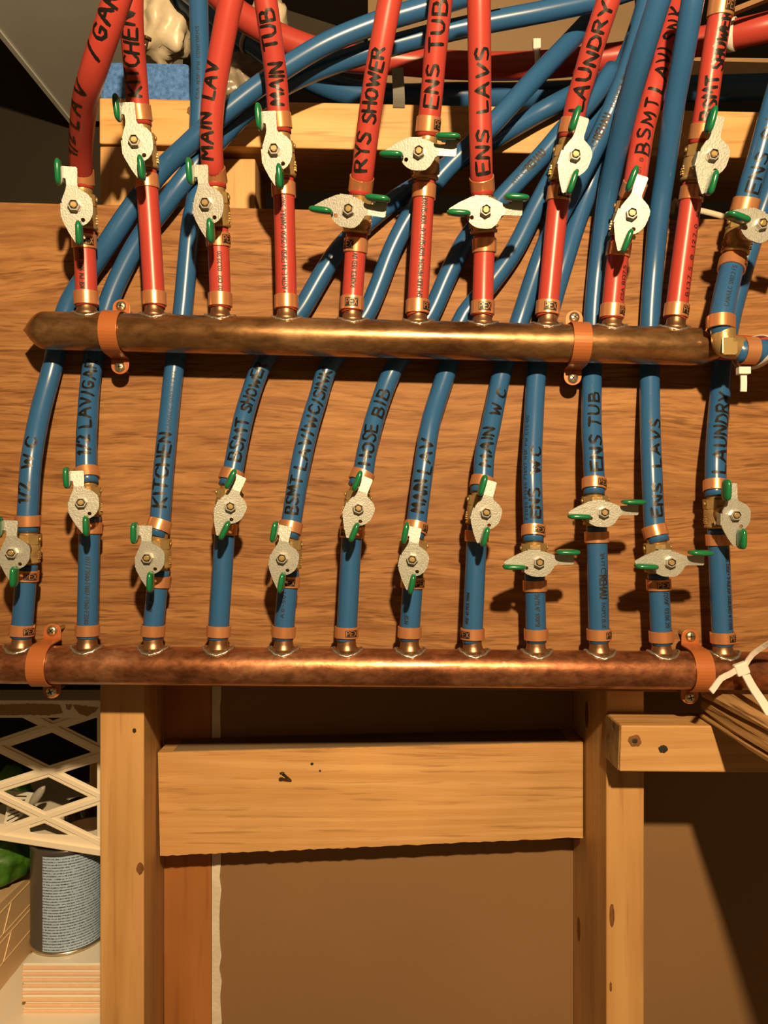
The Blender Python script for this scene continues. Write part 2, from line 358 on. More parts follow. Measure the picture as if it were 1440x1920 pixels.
# ------------------------------------------------------------------ lettering: a stroke alphabet, drawn as ribbons on a surface
G = {
'A': (1, [[(0,0),(.45,1),(.9,0)], [(.18,.38),(.74,.38)]]), 'B': (.85, [[(0,0),(0,1)], [(0,1),(.55,.97),(.62,.75),(.5,.55),(0,.52)], [(.4,.53),(.75,.4),(.72,.12),(.5,0),(0,0)]]),
'C': (.85, [[(.75,.85),(.55,1),(.25,.95),(.03,.6),(.06,.25),(.3,.02),(.6,.03),(.78,.2)]]), 'D': (.85, [[(0,0),(0,1)], [(-.05,1),(.4,.95),(.72,.62),(.68,.25),(.4,.02),(-.05,0)]]),
'E': (.8, [[(.7,1),(0,1),(0,0),(.72,0)], [(0,.52),(.55,.52)]]), 'F': (.75, [[(.7,1),(0,1),(0,0)], [(0,.52),(.5,.52)]]),
'G': (.9, [[(.75,.85),(.5,1),(.2,.9),(.02,.55),(.08,.2),(.35,0),(.65,.08),(.75,.42),(.42,.42)]]), 'H': (.85, [[(0,0),(0,1)], [(.7,0),(.7,1)], [(0,.5),(.7,.5)]]),
'I': (.3, [[(.08,0),(.08,1)]]), 'K': (.85, [[(0,0),(0,1)], [(.7,1),(.03,.45),(.72,0)]]), 'L': (.72, [[(0,1),(0,0),(.62,0)]]),
'M': (1.05, [[(0,0),(.08,1),(.45,.35),(.82,1),(.92,0)]]), 'N': (.9, [[(0,0),(0,1),(.7,0),(.7,1)]]),
'O': (.9, [[(.4,1),(.1,.85),(0,.5),(.12,.12),(.4,0),(.68,.12),(.78,.5),(.66,.87),(.4,1)]]), 'P': (.8, [[(0,0),(0,1),(.5,1),(.66,.78),(.5,.5),(0,.48)]]),
'R': (.85, [[(0,0),(0,1),(.5,1),(.66,.78),(.5,.54),(0,.5)], [(.3,.5),(.75,0)]]), 'S': (.78, [[(.68,.86),(.42,1),(.1,.9),(.08,.65),(.4,.5),(.66,.35),(.62,.08),(.3,0),(0,.12)]]),
'T': (.8, [[(0,1),(.75,1)], [(.37,1),(.37,0)]]), 'U': (.88, [[(0,1),(.02,.3),(.2,.02),(.52,.02),(.7,.3),(.72,1)]]), 'V': (.88, [[(0,1),(.38,0),(.8,1)]]),
'W': (1.1, [[(0,1),(.2,0),(.48,.75),(.76,0),(1,1)]]), 'X': (.85, [[(0,0),(.72,1)], [(0,1),(.72,0)]]), 'Y': (.85, [[(0,1),(.38,.5),(.8,1)], [(.38,.5),(.34,0)]]),
'Z': (.8, [[(0,1),(.7,1),(0,0),(.72,0)]]), '/': (.55, [[(.05,-.1),(.4,1.05)]]), ' ': (.55, []), '-': (.6, [[(.1,.45),(.5,.45)]]), '.': (.35, [[(.1,0),(.16,.05)]]),
'0': (.8, [[(.35,1),(.05,.75),(.05,.25),(.35,0),(.65,.25),(.65,.75),(.35,1)]]), '1': (.5, [[(.02,.75),(.25,1),(.25,0)]]), '2': (.78, [[(.02,.78),(.2,1),(.5,.98),(.62,.72),(.4,.4),(0,.02),(.68,.02)]]),
'3': (.75, [[(.02,.9),(.3,1),(.6,.8),(.5,.57),(.25,.52),(.6,.4),(.6,.12),(.3,0),(0,.1)]]), '4': (.8, [[(.5,0),(.5,1),(0,.3),(.7,.3)]]), '5': (.75, [[(.62,1),(.08,1),(.04,.58),(.4,.62),(.64,.35),(.5,.05),(0,.05)]]),
'6': (.75, [[(.55,1),(.15,.65),(.03,.25),(.3,0),(.6,.2),(.5,.5),(.1,.4)]]), '7': (.75, [[(0,1),(.65,1),(.22,0)]]), '8': (.75, [[(.32,.53),(.06,.75),(.32,1),(.58,.75),(.32,.53),(.02,.25),(.32,0),(.62,.25),(.32,.53)]]),
'9': (.75, [[(.58,.6),(.3,.45),(.05,.7),(.3,1),(.58,.8),(.5,.2),(.2,0)]]), '(': (.45, [[(.32,1.1),(.08,.7),(.08,.3),(.32,-.1)]]), ')': (.45, [[(.05,1.1),(.3,.7),(.3,.3),(.05,-.1)]]),
'=': (.65, [[(.05,.62),(.5,.62)], [(.05,.32),(.5,.32)]]), '+': (.65, [[(.05,.48),(.55,.48)], [(.3,.2),(.3,.76)]]), '*': (.6, [[(.1,.3),(.5,.8)], [(.1,.8),(.5,.3)], [(.02,.55),(.58,.55)]]),
'@': (1.0, [[(.45,1),(.1,.8),(0,.5),(.1,.15),(.45,0),(.8,.15),(.9,.5),(.8,.85),(.45,1)], [(.3,.3),(.3,.7),(.62,.3),(.62,.7)]]),   # round mark
'^': (1.0, [[(.8,.8),(.5,1),(.15,.85),(.0,.5),(.12,.15),(.45,0),(.75,.15)], [(.45,.72),(.9,.72),(.9,1.15)]]),                     # open swirl
}
def ribbons(mb, text, u0, u1, h, wd, fn, jit=0, v0=0, seg=.0012):
    tot = sum(G[c][0] for c in text)-.12
    adv = (u1-u0)/tot; u = u0
    for c in text:
        wch, strokes = G[c]
        a = random.uniform(-jit, jit)*.10; dv = random.uniform(-jit, jit)*h*.07; k = 1+random.uniform(-jit, jit)*.10
        su = min(adv*.84, h*1.1)
        off = (wch*adv-wch*su)*.5
        for st in strokes:
            pts = []
            for x, y in st:
                X = x*su+off; Y = (y-.5)*h*k; X2 = X-a*Y; Y2 = Y+a*X+dv+v0
                pts.append(Vector((u+X2, Y2)))
            dense = [pts[0]]
            for p, q in zip(pts, pts[1:]):
                n = max(1, int((q-p).length/seg))
                dense += [p.lerp(q, i/n) for i in range(1, n+1)]
            if len(dense) < 2: continue
            d0 = (dense[0]-dense[1]).normalized()*wd*.4; d1 = (dense[-1]-dense[-2]).normalized()*wd*.4
            dense[0] = dense[0]+d0; dense[-1] = dense[-1]+d1
            vs = []
            for i, p in enumerate(dense):
                t = (dense[min(i+1, len(dense)-1)]-dense[max(i-1, 0)]).normalized(); nrm = Vector((-t.y, t.x))
                hw = wd*.5*(.72 if i in (0, len(dense)-1) else 1)*(1+random.uniform(-1, 1)*.10*jit)
                for e in (-1, 1):
                    q = p+nrm*hw*e; vs.append(fn(q.x, q.y))
            mb.add(vs, [(2*i, 2*i+1, 2*i+3, 2*i+2) for i in range(len(dense)-1)], True)
        u += wch*adv
def pipe_text(parent, fr, r, text, py0, py1, h, wd, jit=0, name='handwriting', m='ink', theta=0, up=True, eps=.00016):
    """text climbing (up) or descending the pipe between two image rows"""
    s0, s1 = s_at_py(fr, py0), s_at_py(fr, py1)
    def fn(u, v):
        if up: s, th = u, theta-v/r
        else: s, th = s0-(u-s0), theta+v/r
        p, T, Fv, S = at_s(fr, s)
        over = s-max(0, min(fr[-1][4], s))
        return p+T*over+(Fv*math.cos(th)+S*math.sin(th))*(r+eps)
    mb = MB()
    ribbons(mb, text, s0, s1 if up else s0+(s0-s1), h, wd, fn, jit)
    return mb.build(name, M[m], parent)

# ------------------------------------------------------------------ the setting
def struct(name, mb, m, label=None, bevel=0):
    o = mb.build(name, m, None, bevel); o['kind'] = 'structure'
    if label: o['label'] = label
    return o
D0 = .62; D_STUD = .638; D_WALL = .742
struct('floor', MB().box((-2.2,-2.6,-.05), (2.2,1.6,0)), M['concrete'])
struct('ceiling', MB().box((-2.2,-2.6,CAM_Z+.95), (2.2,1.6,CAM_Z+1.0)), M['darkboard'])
struct('wall_rear', MB().box((-2.2,-2.65,0), (2.2,-2.6,CAM_Z+.95)), M['room'])
struct('wall_left', MB().box((-2.25,-2.6,0), (-2.2,1.6,CAM_Z+.95)), M['room'])
struct('wall_right', MB().box((2.2,-2.6,0), (2.25,1.6,CAM_Z+.95)), M['room'])
struct('wall_far', MB().box((-2.2,1.5,0), (2.2,1.55,CAM_Z+.95)), M['dark'])  # near-black colour stands in for the unlit depth behind the rail
xl = W(413,0,D_WALL).x
wb = MB().box((xl, D_WALL-CAM_D, 0), (1.6, D_WALL-CAM_D+.0127, CAM_Z+.10))
struct('wall_back', wb, M['paper'], 'brown paper back of the drywall between and right of the studs')
# ragged white gypsum edge of that drywall
mb = MB(); n = 60; z0, z1 = CAM_Z-.70, CAM_Z+.05
Lf = [(W(398,0,D_WALL).x+.0, z0+(z1-z0)*i/n) for i in range(n+1)]
Rt = [(xl+random.uniform(-.0008,.0018), z0+(z1-z0)*i/n) for i in range(n+1)]
yf = D_WALL-CAM_D-.0015
vs = [(x, yf, z) for x, z in Lf]+[(x, yf, z) for x, z in Rt]
vs += [(x, yf+.012, z) for x, z in Lf]+[(x, yf+.012, z) for x, z in Rt]
k = n+1; fs = []
for i in range(n):
    fs += [(i, k+i, k+i+1, i+1), (2*k+i, 2*k+i+1, 3*k+i+1, 3*k+i), (i, i+1, 2*k+i+1, 2*k+i), (k+i, 3*k+i, 3*k+i+1, k+i+1)]
mb.add(vs, fs)
struct('trim_1', mb, M['gypsum'], 'ragged white gypsum edge of the drywall beside the left stud')

# ------------------------------------------------------------------ plywood and framing
def hexpx(f, b, df, db):      # front corners and back corners in pixels: bl, br, tr, tl
    return MB().hexa([W(x, y, df) for x, y in f], [W(x, y, db) for x, y in b])
# plywood panel, a little out of level
tilt = math.radians(1.35)
pt = W(720, 396, D0); pb = W(720, 1291, D0); hgt = (pt-pb).length
R = Matrix.Rotation(tilt, 4, 'Y'); R2 = Matrix.Rotation(math.radians(.7), 4, 'Y')
mb = MB()
Xl, Xr = -.62, .62
tl = pt+Vector((Xl, 0, -Xl*math.tan(tilt))); tr = pt+Vector((Xr, 0, -Xr*math.tan(tilt)))
bl = pb+Vector((Xl, 0, -Xl*math.tan(math.radians(.7)))); br = pb+Vector((Xr, 0, -Xr*math.tan(math.radians(.7))))
bk = Vector((0, .0175, 0))
mb.hexa([bl, br, tr, tl], [bl+bk, br+bk, tr+bk, tl+bk])
panel = tag(mb.build('plywood_panel', M['ply'], None, .0006), 'oak plywood board that both copper manifolds are strapped to', 'board')

def stud(name, mb, m, label, cat='stud', bevel=.0012):
    return tag(mb.build(name, m, None, bevel), label, cat)
zlo = -.62
def upright(xf0, xf1, xb0, xb1, df, db, z0, z1):
    return MB().hexa([(xf0,df-CAM_D,z0),(xf1,df-CAM_D,z0),(xf1,df-CAM_D,z1),(xf0,df-CAM_D,z1)], [(xb0,db-CAM_D,z0),(xb1,db-CAM_D,z0),(xb1,db-CAM_D,z1),(xb0,db-CAM_D,z1)])
fx = lambda px, d: (px-720)/F_PX*d
s1 = stud('wall_stud', upright(fx(187,D_STUD), fx(270,D_STUD), fx(187,D_STUD), fx(306,D_WALL), D_STUD, D_WALL, 0, W(0,274,D_STUD).z), M['pine_z'],
     'pale upright wall stud at left, beside the storage crate and tiles')
s2 = stud('wall_stud', upright(fx(307,D_WALL), fx(397,D_WALL), fx(300,.78), fx(397,.78), D_WALL, .78, 0, CAM_Z+.05), M['fir_z'],
     'orange-brown upright stud set back behind the left end of the blocking board')
s3 = stud('wall_stud', upright(fx(1137,D_STUD), fx(1208,D_STUD), fx(1075,D_WALL-.001), fx(1208,D_STUD), D_STUD, D_WALL-.001, 0, W(0,420,D_STUD).z), M['pine_z'],
     'pale upright wall stud at right, under the short timber')
# blocking board between the studs, frayed lower edge
mb = MB(); n = 90; df, db = .70, .739
vf_b = []; vf_t = []; vb_b = []; vb_t = []
for i in range(n+1):
    t = i/n; x = 297+(1093-297)*t
    if i == 0: xb, xt = 300, 296
    else: xb = xt = x
    yb = 1605+(1570-1605)*t+random.uniform(-1.0,1.0)+(2 if random.random() < .06 else 0); yt = 1411+(1391-1411)*t+random.uniform(-.5,.5)
    vf_b.append(W(xb, yb, df)); vf_t.append(W(xt, yt, df))
    vb_b.append(vf_b[-1]+Vector((0, db-df, 0))); vb_t.append(vf_t[-1]+Vector((0, db-df, 0)))
k = n+1; fs = []
for i in range(n):
    fs += [(i, i+1, k+i+1, k+i), (2*k+i, 3*k+i, 3*k+i+1, 2*k+i+1), (k+i, k+i+1, 3*k+i+1, 3*k+i), (i, 2*k+i, 2*k+i+1, i+1)]
fs += [(0, k, 3*k, 2*k), (n, 2*k+n, 3*k+n, k+n)]
mb.add(vf_b+vf_t+vb_b+vb_t, fs)
block = stud('blocking_board', mb, M['pine_x'], 'weathered pine blocking board nailed between the two studs below the manifold', 'board', 0)
f = [vf_t[3]+Vector((0,.0006,.0004)), vf_t[-4]+Vector((0,.0006,.0004)), vb_t[-4]+Vector((0,-.0006,.0004)), vb_t[3]+Vector((0,-.0006,.0004))]
q = MB().hexa([p-Vector((0,0,.0010)) for p in f], [p+Vector((0,0,.0004)) for p in f])
tag(q.build('weathered_top', mat('weathered_wood', (.30,.20,.11), .8, noise=(30, (.16,.10,.055), 2.2), stretch=(.12,1,1)), block), 'grey weathered top face')
# bent nail in the board
def rod(a, b, r, n=10): 
    fr = frames([a, a.lerp(b, .5), b], Vector((0,-1,.01)) if abs((b-a).normalized().y) < .95 else Vector((0,0,1))); return tube_mb(fr, r, n)
nl = rod(W(546,1465,.702), W(529,1450,.683), .0013); nl.lathe([(0,-.0006),(.0022,-.0006),(.0022,.0006),(0,.0006)], 10, Matrix.Translation(W(529,1450,.683)))
tag(nl.build('nail', M['dark_metal']), 'dark nail sticking out of the blocking board', 'nail')
# short timber lying against the right stud, below the lower manifold
mb = MB(); d1, d2 = .598, .637
mb.hexa([W(1162,1447,d1), W(1560,1450,d1), W(1560,1362,d1), W(1165,1360,d1)], [W(1162,1447,d1)+Vector((-.0006,d2-d1,0)), W(1560,1450,d1)+Vector((0,d2-d1,0)), W(1560,1362,d1)+Vector((0,d2-d1,0)), W(1165,1360,d1)+Vector((-.0006,d2-d1,0))])
short = stud('short_timber', mb, M['pine_x'], 'short knotty timber end fixed across the right stud under the lower manifold', 'timber', .0012)
e = MB().hexa([W(1162,1447,d1)+Vector((-.0012,.001,.001)), W(1162,1447,d1)+Vector((-.0004,.001,.001)), W(1165,1360,d1)+Vector((-.0004,.001,-.001)), W(1165,1360,d1)+Vector((-.0012,.001,-.001))],
    [W(1162,1447,d1)+Vector((-.0018,.037,.001)), W(1162,1447,d1)+Vector((-.001,.037,.001)), W(1165,1360,d1)+Vector((-.001,.037,-.001)), W(1165,1360,d1)+Vector((-.0018,.037,-.001))])
tag(e.build('end_grain', M['endgrain'], short), 'dark rough end grain')
def disc_knot(parent, px, py, d, rx, rz, name='knot', m='knot', off=.00025, side=None):
    mb = MB(); c = W(px, py, d)
    vs = []; 
    for k in range(18):
        a = 2*math.pi*k/18; q = 1+random.uniform(-.12,.12)
        vs.append(c+Vector((rx*q*math.cos(a), -off, rz*q*math.sin(a))))
    mb.add(vs+[c+Vector((0,-off*1.6,0))], [(i, (i+1) % 18, 18) for i in range(18)], True)
    return mb.build(name, M[m], parent)
disc_knot(short, 1190, 1389, d1, .0052, .0046)
disc_knot(short, 1190, 1389, d1, .0022, .002, 'knot_heart', 'dark_metal', .0006)
disc_knot(short, 1243, 1404, d1, .0036, .0032, 'screw_hole', 'dark_metal')
disc_knot(s1, 252, 1370, D_STUD, .0016, .002, 'nail_hole', 'dark_metal')
disc_knot(s1, 263, 1628, D_STUD, .0030, .0052, 'chip', 'knot')
disc_knot(s3, 1147, 1715, D_STUD, .0022, .010, 'streak', 'knot')
disc_knot(s3, 1131+14, 1850, D_STUD, .0010, .004, 'streak', 'knot')
disc_knot(block, 585, 1432, .70, .0014, .0014, 'nail_hole', 'dark_metal')
disc_knot(block, 600, 1445, .70, .001, .001, 'nail_hole', 'dark_metal')
# knots on the inner side of the right stud
for (t, py, rz) in ((.55, 1340, .012), (.80, 1742, .011)):
    d = D_STUD+(D_WALL-D_STUD)*t; px = 1137+(1075-1137)*t
    X0 = fx(1137,D_STUD)+(fx(1075,D_WALL-.001)-fx(1137,D_STUD))*t
    c = Vector((X0-.0004, d-CAM_D, CAM_Z+(960-py)/F_PX*d)); mb = MB()
    vs = [c+Vector((-.0001*0, .005*math.cos(2*math.pi*k/16), rz*math.sin(2*math.pi*k/16))) for k in range(16)]
    mb.add(vs, [tuple(range(16))]); mb.build('knot', M['knot'], s3)
# rough board running out from under the panel towards the room
X0, X1 = .252, .36; zb, zt = CAM_Z-.1640, CAM_Z-.1385
mb = MB(); n = 26; ys = [-.002+(-.42)*i/n for i in range(n+1)]
NS = 13; off = [random.choice((0,.0004,.0010,.0022,.0032)) for k in range(NS)]; vs = []
ph = [random.uniform(0,6) for k in range(NS)]
for i, y in enumerate(ys):
    for k in range(NS):
        z = zb+(zt-zb)*k/(NS-1)
        dx = off[k]*(1+.5*math.sin(y*45+ph[k]))+(.0035 if k == NS-1 else 0)
        vs.append(Vector((X0+dx+.0012*(k/NS), y, z+(.0007*math.sin(y*30+ph[k]) if 0 < k < NS-1 else random.uniform(-.0003,.0003)))))
    vs += [Vector((X1, y, zt)), Vector((X1, y, zb))]
m_ = NS+2; fs = []
for i in range(n):
    for k in range(m_): fs.append((i*m_+k, i*m_+(k+1) % m_, (i+1)*m_+(k+1) % m_, (i+1)*m_+k))
fs += [tuple(range(m_)), tuple(reversed(range(n*m_, n*m_+m_)))]
mb.add(vs, fs)
stud('rough_board', mb, M['roughwood'], 'rough sawn split board jutting out below the right end of the lower manifold', 'board', 0)

# top rail, cripples behind the top of the panel
mb = hexpx([(186,269),(1600,300),(1600,213),(186,183)], [(0,0)]*4, D_STUD, .727)
f = [W(186,269,D_STUD), W(1600,300,D_STUD), W(1600,213,D_STUD), W(186,183,D_STUD)]
mb = MB().hexa(f, [p+Vector((0,.089,0)) for p in f])
rail = stud('top_rail', mb, M['pine_x'], 'pale pine rail running across behind the pipes above the plywood', 'rail')
disc_knot(rail, 358, 208, D_STUD, .0034, .0036)
za, zb2 = W(0,420,D_STUD).z, W(0,271,D_STUD).z
sx = fx(300,D_STUD)
stud('cripple_stud', upright(fx(273,D_STUD), fx(372,D_STUD), fx(273,D_STUD), fx(372,D_STUD), D_STUD+.002, .70, za, zb2-.004), M['pine_z'], 'lit stub of framing under the rail, behind the crossing blue pipes', 'stud')
stud('cripple_stud', upright(fx(374,D_STUD), fx(474,D_STUD), fx(374,D_STUD), fx(474,D_STUD), D_STUD+.012, .71, za, zb2-.006), M['pine_z'], 'shaded stub of framing under the rail, between red MAIN LAV and MAIN TUB pipes', 'stud')

# ------------------------------------------------------------------ manifolds
DM = .584                                   # depth of the manifold axes
RM = .0143; RP = .00795
def manifold(name, a, b, m, label, bullet, outlets, taper=None):
    axis = (b-a); L = axis.length; T = axis.normalized()
    prof = []
    if bullet:
        for i in range(13):
            t = i/12; prof.append((RM*math.sin(t*math.pi/2)**1.0 if i else 0.0004, .017*t))
    else: prof = [(RM, 0)]
    n = 40
    for i in range(1, n+1):
        z = (.017 if bullet else 0)+(L-(.017 if bullet else 0)-(taper or 0))*i/n; prof.append((RM, z))
    if taper:
        for t, r in ((.35,.97),(.6,.86),(.85,.70),(1,.62)): prof.append((RM*r, L-taper+taper*t))
    mb = MB().lathe(prof, 40, basis(T, TOCAM, a))
    root = tag(mb.build(name, m, None, 0, origin=a), label, 'manifold')
    up0 = Vector((0,0,1)); up0 = (up0-T*up0.dot(T)).normalized()
    ax_pts = []
    for (px, py_top, px2, py2) in outlets:
        # base point on the axis under the stub, direction from the stub's two pixels
        top = W(px2, py2, DM); base = None
        t = (W(px, py_top, DM)-a).dot(T); base = a+T*t
        dr = (top-base).normalized()
        Mx = basis(dr, TOCAM, base)
        L2 = (top-base).length+.006
        o = MB().lathe([(.0090,.0118),(.0082,.0143),(.0074,.0160),(.0070,.0178),(.0069,L2-.004),(.0066,L2)], 28, Mx).build('outlet', M['outlet'], root)
        # solder bead lying as a saddle on the manifold
        sb = MB(); vs = []; nn = 40; rr = .0010
        for k in range(nn):
            ang = 2*math.pi*k/nn
            ex = 1.0+.10*abs(math.cos(ang))
            u = math.cos(ang)*.0105*ex; v = math.sin(ang)*.0104
            hgt = math.sqrt(max(0, RM*RM-v*v))
            p = base+T*u+TOCAM*v+up0*(hgt+.0001+random.uniform(0,.0004))
            vs.append(p)
        vs2 = []; fs = []
        for k, p in enumerate(vs):
            tg = (vs[(k+1) % nn]-vs[k-1]).normalized(); out = (p-base-T*0).normalized(); s2 = tg.cross(out)
            for q in range(6):
                a2 = 2*math.pi*q/6; rr2 = rr*(1+.35*math.sin(k*1.7+q))
                vs2.append(p+out*math.cos(a2)*rr2*.75+s2*math.sin(a2)*rr2*1.2)
        for k in range(nn):
            for q in range(6): fs.append((k*6+q, k*6+(q+1) % 6, ((k+1) % nn)*6+(q+1) % 6, ((k+1) % nn)*6+q))
        sb.add(vs2, fs, True)
        # a skirt of solder climbing to the outlet
        sk = []; fs = []
        for k in range(nn):
            ang = 2*math.pi*k/nn
            sk.append(vs[k]); 
            u = math.cos(ang)*.0082; v = math.sin(ang)*.0082
            sk.append(base+dr*(.0150 if abs(v) < .006 else .0128)+T*u+TOCAM*v)
        for k in range(nn): fs.append((2*k, 2*((k+1) % nn), 2*((k+1) % nn)+1, 2*k+1))
        sb2 = MB().add(sk, fs, True)
        o2 = sb2.build('flare', M['outlet'], o)
        sb.build('solder_bead', M['solder'], o)
    return root
# hot line data: stub (x, y), ring A, ring B, nut, ring C, upper path (x, y, depth), handle angle
RED = [
 ('1/2 LAV/GAR', (165,600), (162,560), (158,453), (137,405), (153,331), [(152,316,.575),(152,270,.556),(158,200,.525),(170,150,.505),(186,100,.492),(203,50,.482),(219,0,.474),(240,-60,.466)], 0),
 ('KITCHEN', (290,602), (289,561), (275,341), (249,280), (261,213), [(259,200,.58),(255,150,.572),(251,100,.563),(247,50,.553),(246,0,.545),(250,-60,.54)], 0),
 ('MAIN LAV', (412,603), (413,563), (409,450), (383,397), (402,330), [(399,318,.575),(396,250,.565),(401,180,.556),(410,120,.548),(421,60,.54),(433,0,.532),(448,-60,.525)], 0),
 ('MAIN TUB', (537,607), (537,567), (532,356), (512,289), (524,227), [(522,213,.58),(519,160,.573),(514,115,.566),(506,55,.556),(498,0,.548),(489,-60,.54)], 0),
 ('RYS SHOWER', (661,609), (660,570), (667,461), (655,408), (677,346), [(679,333,.575),(689,250,.563),(703,150,.549),(717,75,.54),(731,0,.532),(745,-60,.525)], -92),
 ('ENS TUB', (783,611), (783,576), (795,360), (787,307), (803,235), [(805,222,.58),(812,150,.57),(816,100,.563),(827,0,.55),(833,-60,.543)], -90),
 ('ENS LAVS', (903,613), (905,578), (908,461), (911,415), (904,346), [(903,333,.575),(901,250,.565),(900,200,.56),(899,100,.548),(898,0,.536),(897,-60,.53)], -97),
 ('LAUNDRY', (1025,615), (1027,578), (1048,365), (1083,312), (1072,238), [(1075,225,.578),(1083,185,.572),(1094,150,.566),(1108,100,.558),(1124,50,.55),(1141,0,.542),(1162,-60,.535)], -8),
 ('BSMT LAV/SNK', (1145,619), (1148,584), (1160,468), (1190,422), (1186,357), [(1190,345,.577),(1205,250,.580),(1218,200,.581),(1231,150,.582),(1252,70,.582),(1270,0,.582),(1287,-60,.582)], -8),
 ('BSMT SHOWER', (1262,622), (1268,583), (1297,364), (1342,308), (1316,248), [(1318,235,.578),(1324,200,.575),(1338,100,.566),(1350,30,.56),(1355,-8,.557),(1364,-70,.55)], -6),
]
up_a, up_b = W(44,619,DM), W(1350,651,DM)
ol = []
for n_, st, A, *_r in RED: ol.append((st[0], st[1]+30, A[0], A[1]+16))
man_hot = manifold('copper_manifold', up_a, up_b, M['copper_up'], 'upper brown copper manifold feeding the row of red pipes, left end pinched', True, ol, taper=.022)
BLUE = [
 ('1/2 WC', (37,1214), (41,1181), (49,1079), (19,1037), (52,977), [(52,966,.582),(57,880,.585),(64,830,.59),(77,767,.60),(98,690,.609),(125,580,.609),(165,512,.606),(206,450,.600),(246,391,.598),(300,322,.5968),(350,274,.591),(400,229,.5875),(490,158,.585),(600,88,.58),(700,45,.578),(780,20,.576),(860,-4,.574),(940,-30,.57)], 0),
 ('1/2 LAV/GAR', (163,1214), (164,1181), (168,990), (150,943), (163,889), [(162,880,.583),(162,830,.586),(164,790,.592),(173,690,.608),(200,580,.609),(228,510,.609),(264,445,.608),(309,385,.6045),(349,332,.6028),(400,273,.606),(470,202,.606),(560,146,.604),(680,102,.602),(800,68,.598),(900,45,.595),(1020,22,.592),(1120,0,.59),(1200,-25,.588)], 0),
 ('KITCHEN', (287,1216), (287,1182), (296,1090), (274,1047), (297,986), [(300,976,.583),(307,880,.588),(318,770,.602),(327,690,.609),(342,590,.609),(355,450,.610),(361,408,.6105),(366,383,.6112),(371,350,.6200),(371,318,.6275),(372,250,.6285),(376,150,.627),(374,60,.627),(371,-40,.627)], 0),
 ('BSMT SHOWER', (409,1218), (410,1183), (422,992), (433,948), (434,893), [(437,883,.583),(453,800,.592),(468,745,.602),(489,690,.609),(530,625,.609),(566,580,.609),(610,505,.609),(647,455,.609),(717,392,.610),(775,353,.616),(850,305,.624),(930,258,.626),(1000,218,.627),(1060,185,.628),(1130,150,.655)], -18),
 ('BSMT LAV/WC/SINK', (531,1219), (532,1184), (540,1090), (528,1045), (544,990), [(546,980,.583),(562,880,.587),(580,800,.595),(597,745,.604),(614,692,.609),(652,635,.609),(687,588,.609),(712,530,.609),(735,470,.609),(765,412,.607),(800,362,.604),(842,312,.602),(920,237,.60),(1000,150,.605),(1090,55,.622),(1130,8,.634),(1165,-40,.642)], -8),
 ('HOSE BIB', (651,1221), (650,1185), (660,998), (673,952), (678,895), [(682,885,.583),(687,850,.585),(700,795,.595),(716,745,.604),(738,692,.609),(774,637,.609),(808,588,.609),(843,510,.609),(880,442,.609),(945,367,.610),(1015,293,.607),(1060,240,.605),(1110,185,.608),(1150,130,.613)], -12),
 ('MAIN LAV', (769,1222), (768,1185), (774,1092), (773,1050), (779,990), [(781,980,.583),(794,880,.587),(806,800,.595),(820,750,.603),(839,692,.609),(852,640,.609),(872,590,.609),(925,525,.609),(965,468,.609),(1000,400,.609),(1035,335,.609),(1075,270,.620),(1125,200,.627),(1170,120,.632),(1200,40,.635),(1222,-40,.635)], -8),
 ('MAIN WC', (888,1224), (886,1188), (894,1005), (913,962), (904,906), [(906,896,.583),(909,850,.586),(921,795,.595),(931,745,.604),(943,692,.609),(962,640,.609),(979,588,.609),(1012,490,.603),(1045,412,.600),(1077,350,.592),(1112,283,.582),(1150,200,.574),(1185,110,.568),(1208,30,.564),(1228,-40,.560)], -10),
 ('ENS WC', (1006,1225), (1005,1189), (1003,1098), (1013,1055), (1000,996), [(1000,985,.583),(997,880,.588),(1000,800,.597),(1006,700,.609),(1016,640,.609),(1032,580,.609),(1057,495,.609),(1082,415,.6115),(1108,345,.611),(1138,265,.601),(1167,185,.596),(1195,110,.592),(1222,30,.588),(1240,-40,.584)], -92),
 ('ENS TUB', (1125,1227), (1123,1189), (1119,1007), (1135,960), (1114,908), [(1114,897,.583),(1112,850,.585),(1109,795,.594),(1110,690,.609),(1113,590,.609),(1121,500,.608),(1134,400,.598),(1146,330,.585),(1177,200,.55),(1205,100,.525),(1236,0,.505),(1256,-60,.495)], -94),
 ('ENS LAVS', (1243,1229), (1240,1193), (1235,1096), (1261,1050), (1230,997), [(1227,987,.583),(1222,880,.588),(1219,795,.597),(1218,690,.609),(1219,600,.609),(1226,500,.608),(1236,400,.598),(1246,330,.588),(1264,200,.562),(1282,100,.542),(1299,0,.525),(1310,-60,.518)], -95),
 ('LAUNDRY', (1357,1231), (1355,1195), (1347,1012), (1383,966), (1342,912), [(1342,901,.583),(1342,860,.585),(1345,800,.594),(1350,740,.604),(1354,690,.609),(1368,605,.609),(1383,545,.609),(1398,490,.609),(1420,420,.607),(1445,350,.60),(1472,280,.59)], -4),
]
lo_a, lo_b = W(-60,1245,DM), W(1540,1259,DM)
ol = []
for n_, st, A, *_r in BLUE: ol.append((st[0], st[1]+30, A[0], A[1]+16))
man_cold = manifold('copper_manifold', lo_a, lo_b, M['copper_low'], 'lower patchy copper manifold feeding the row of blue pipes, above the framing', False, ol)

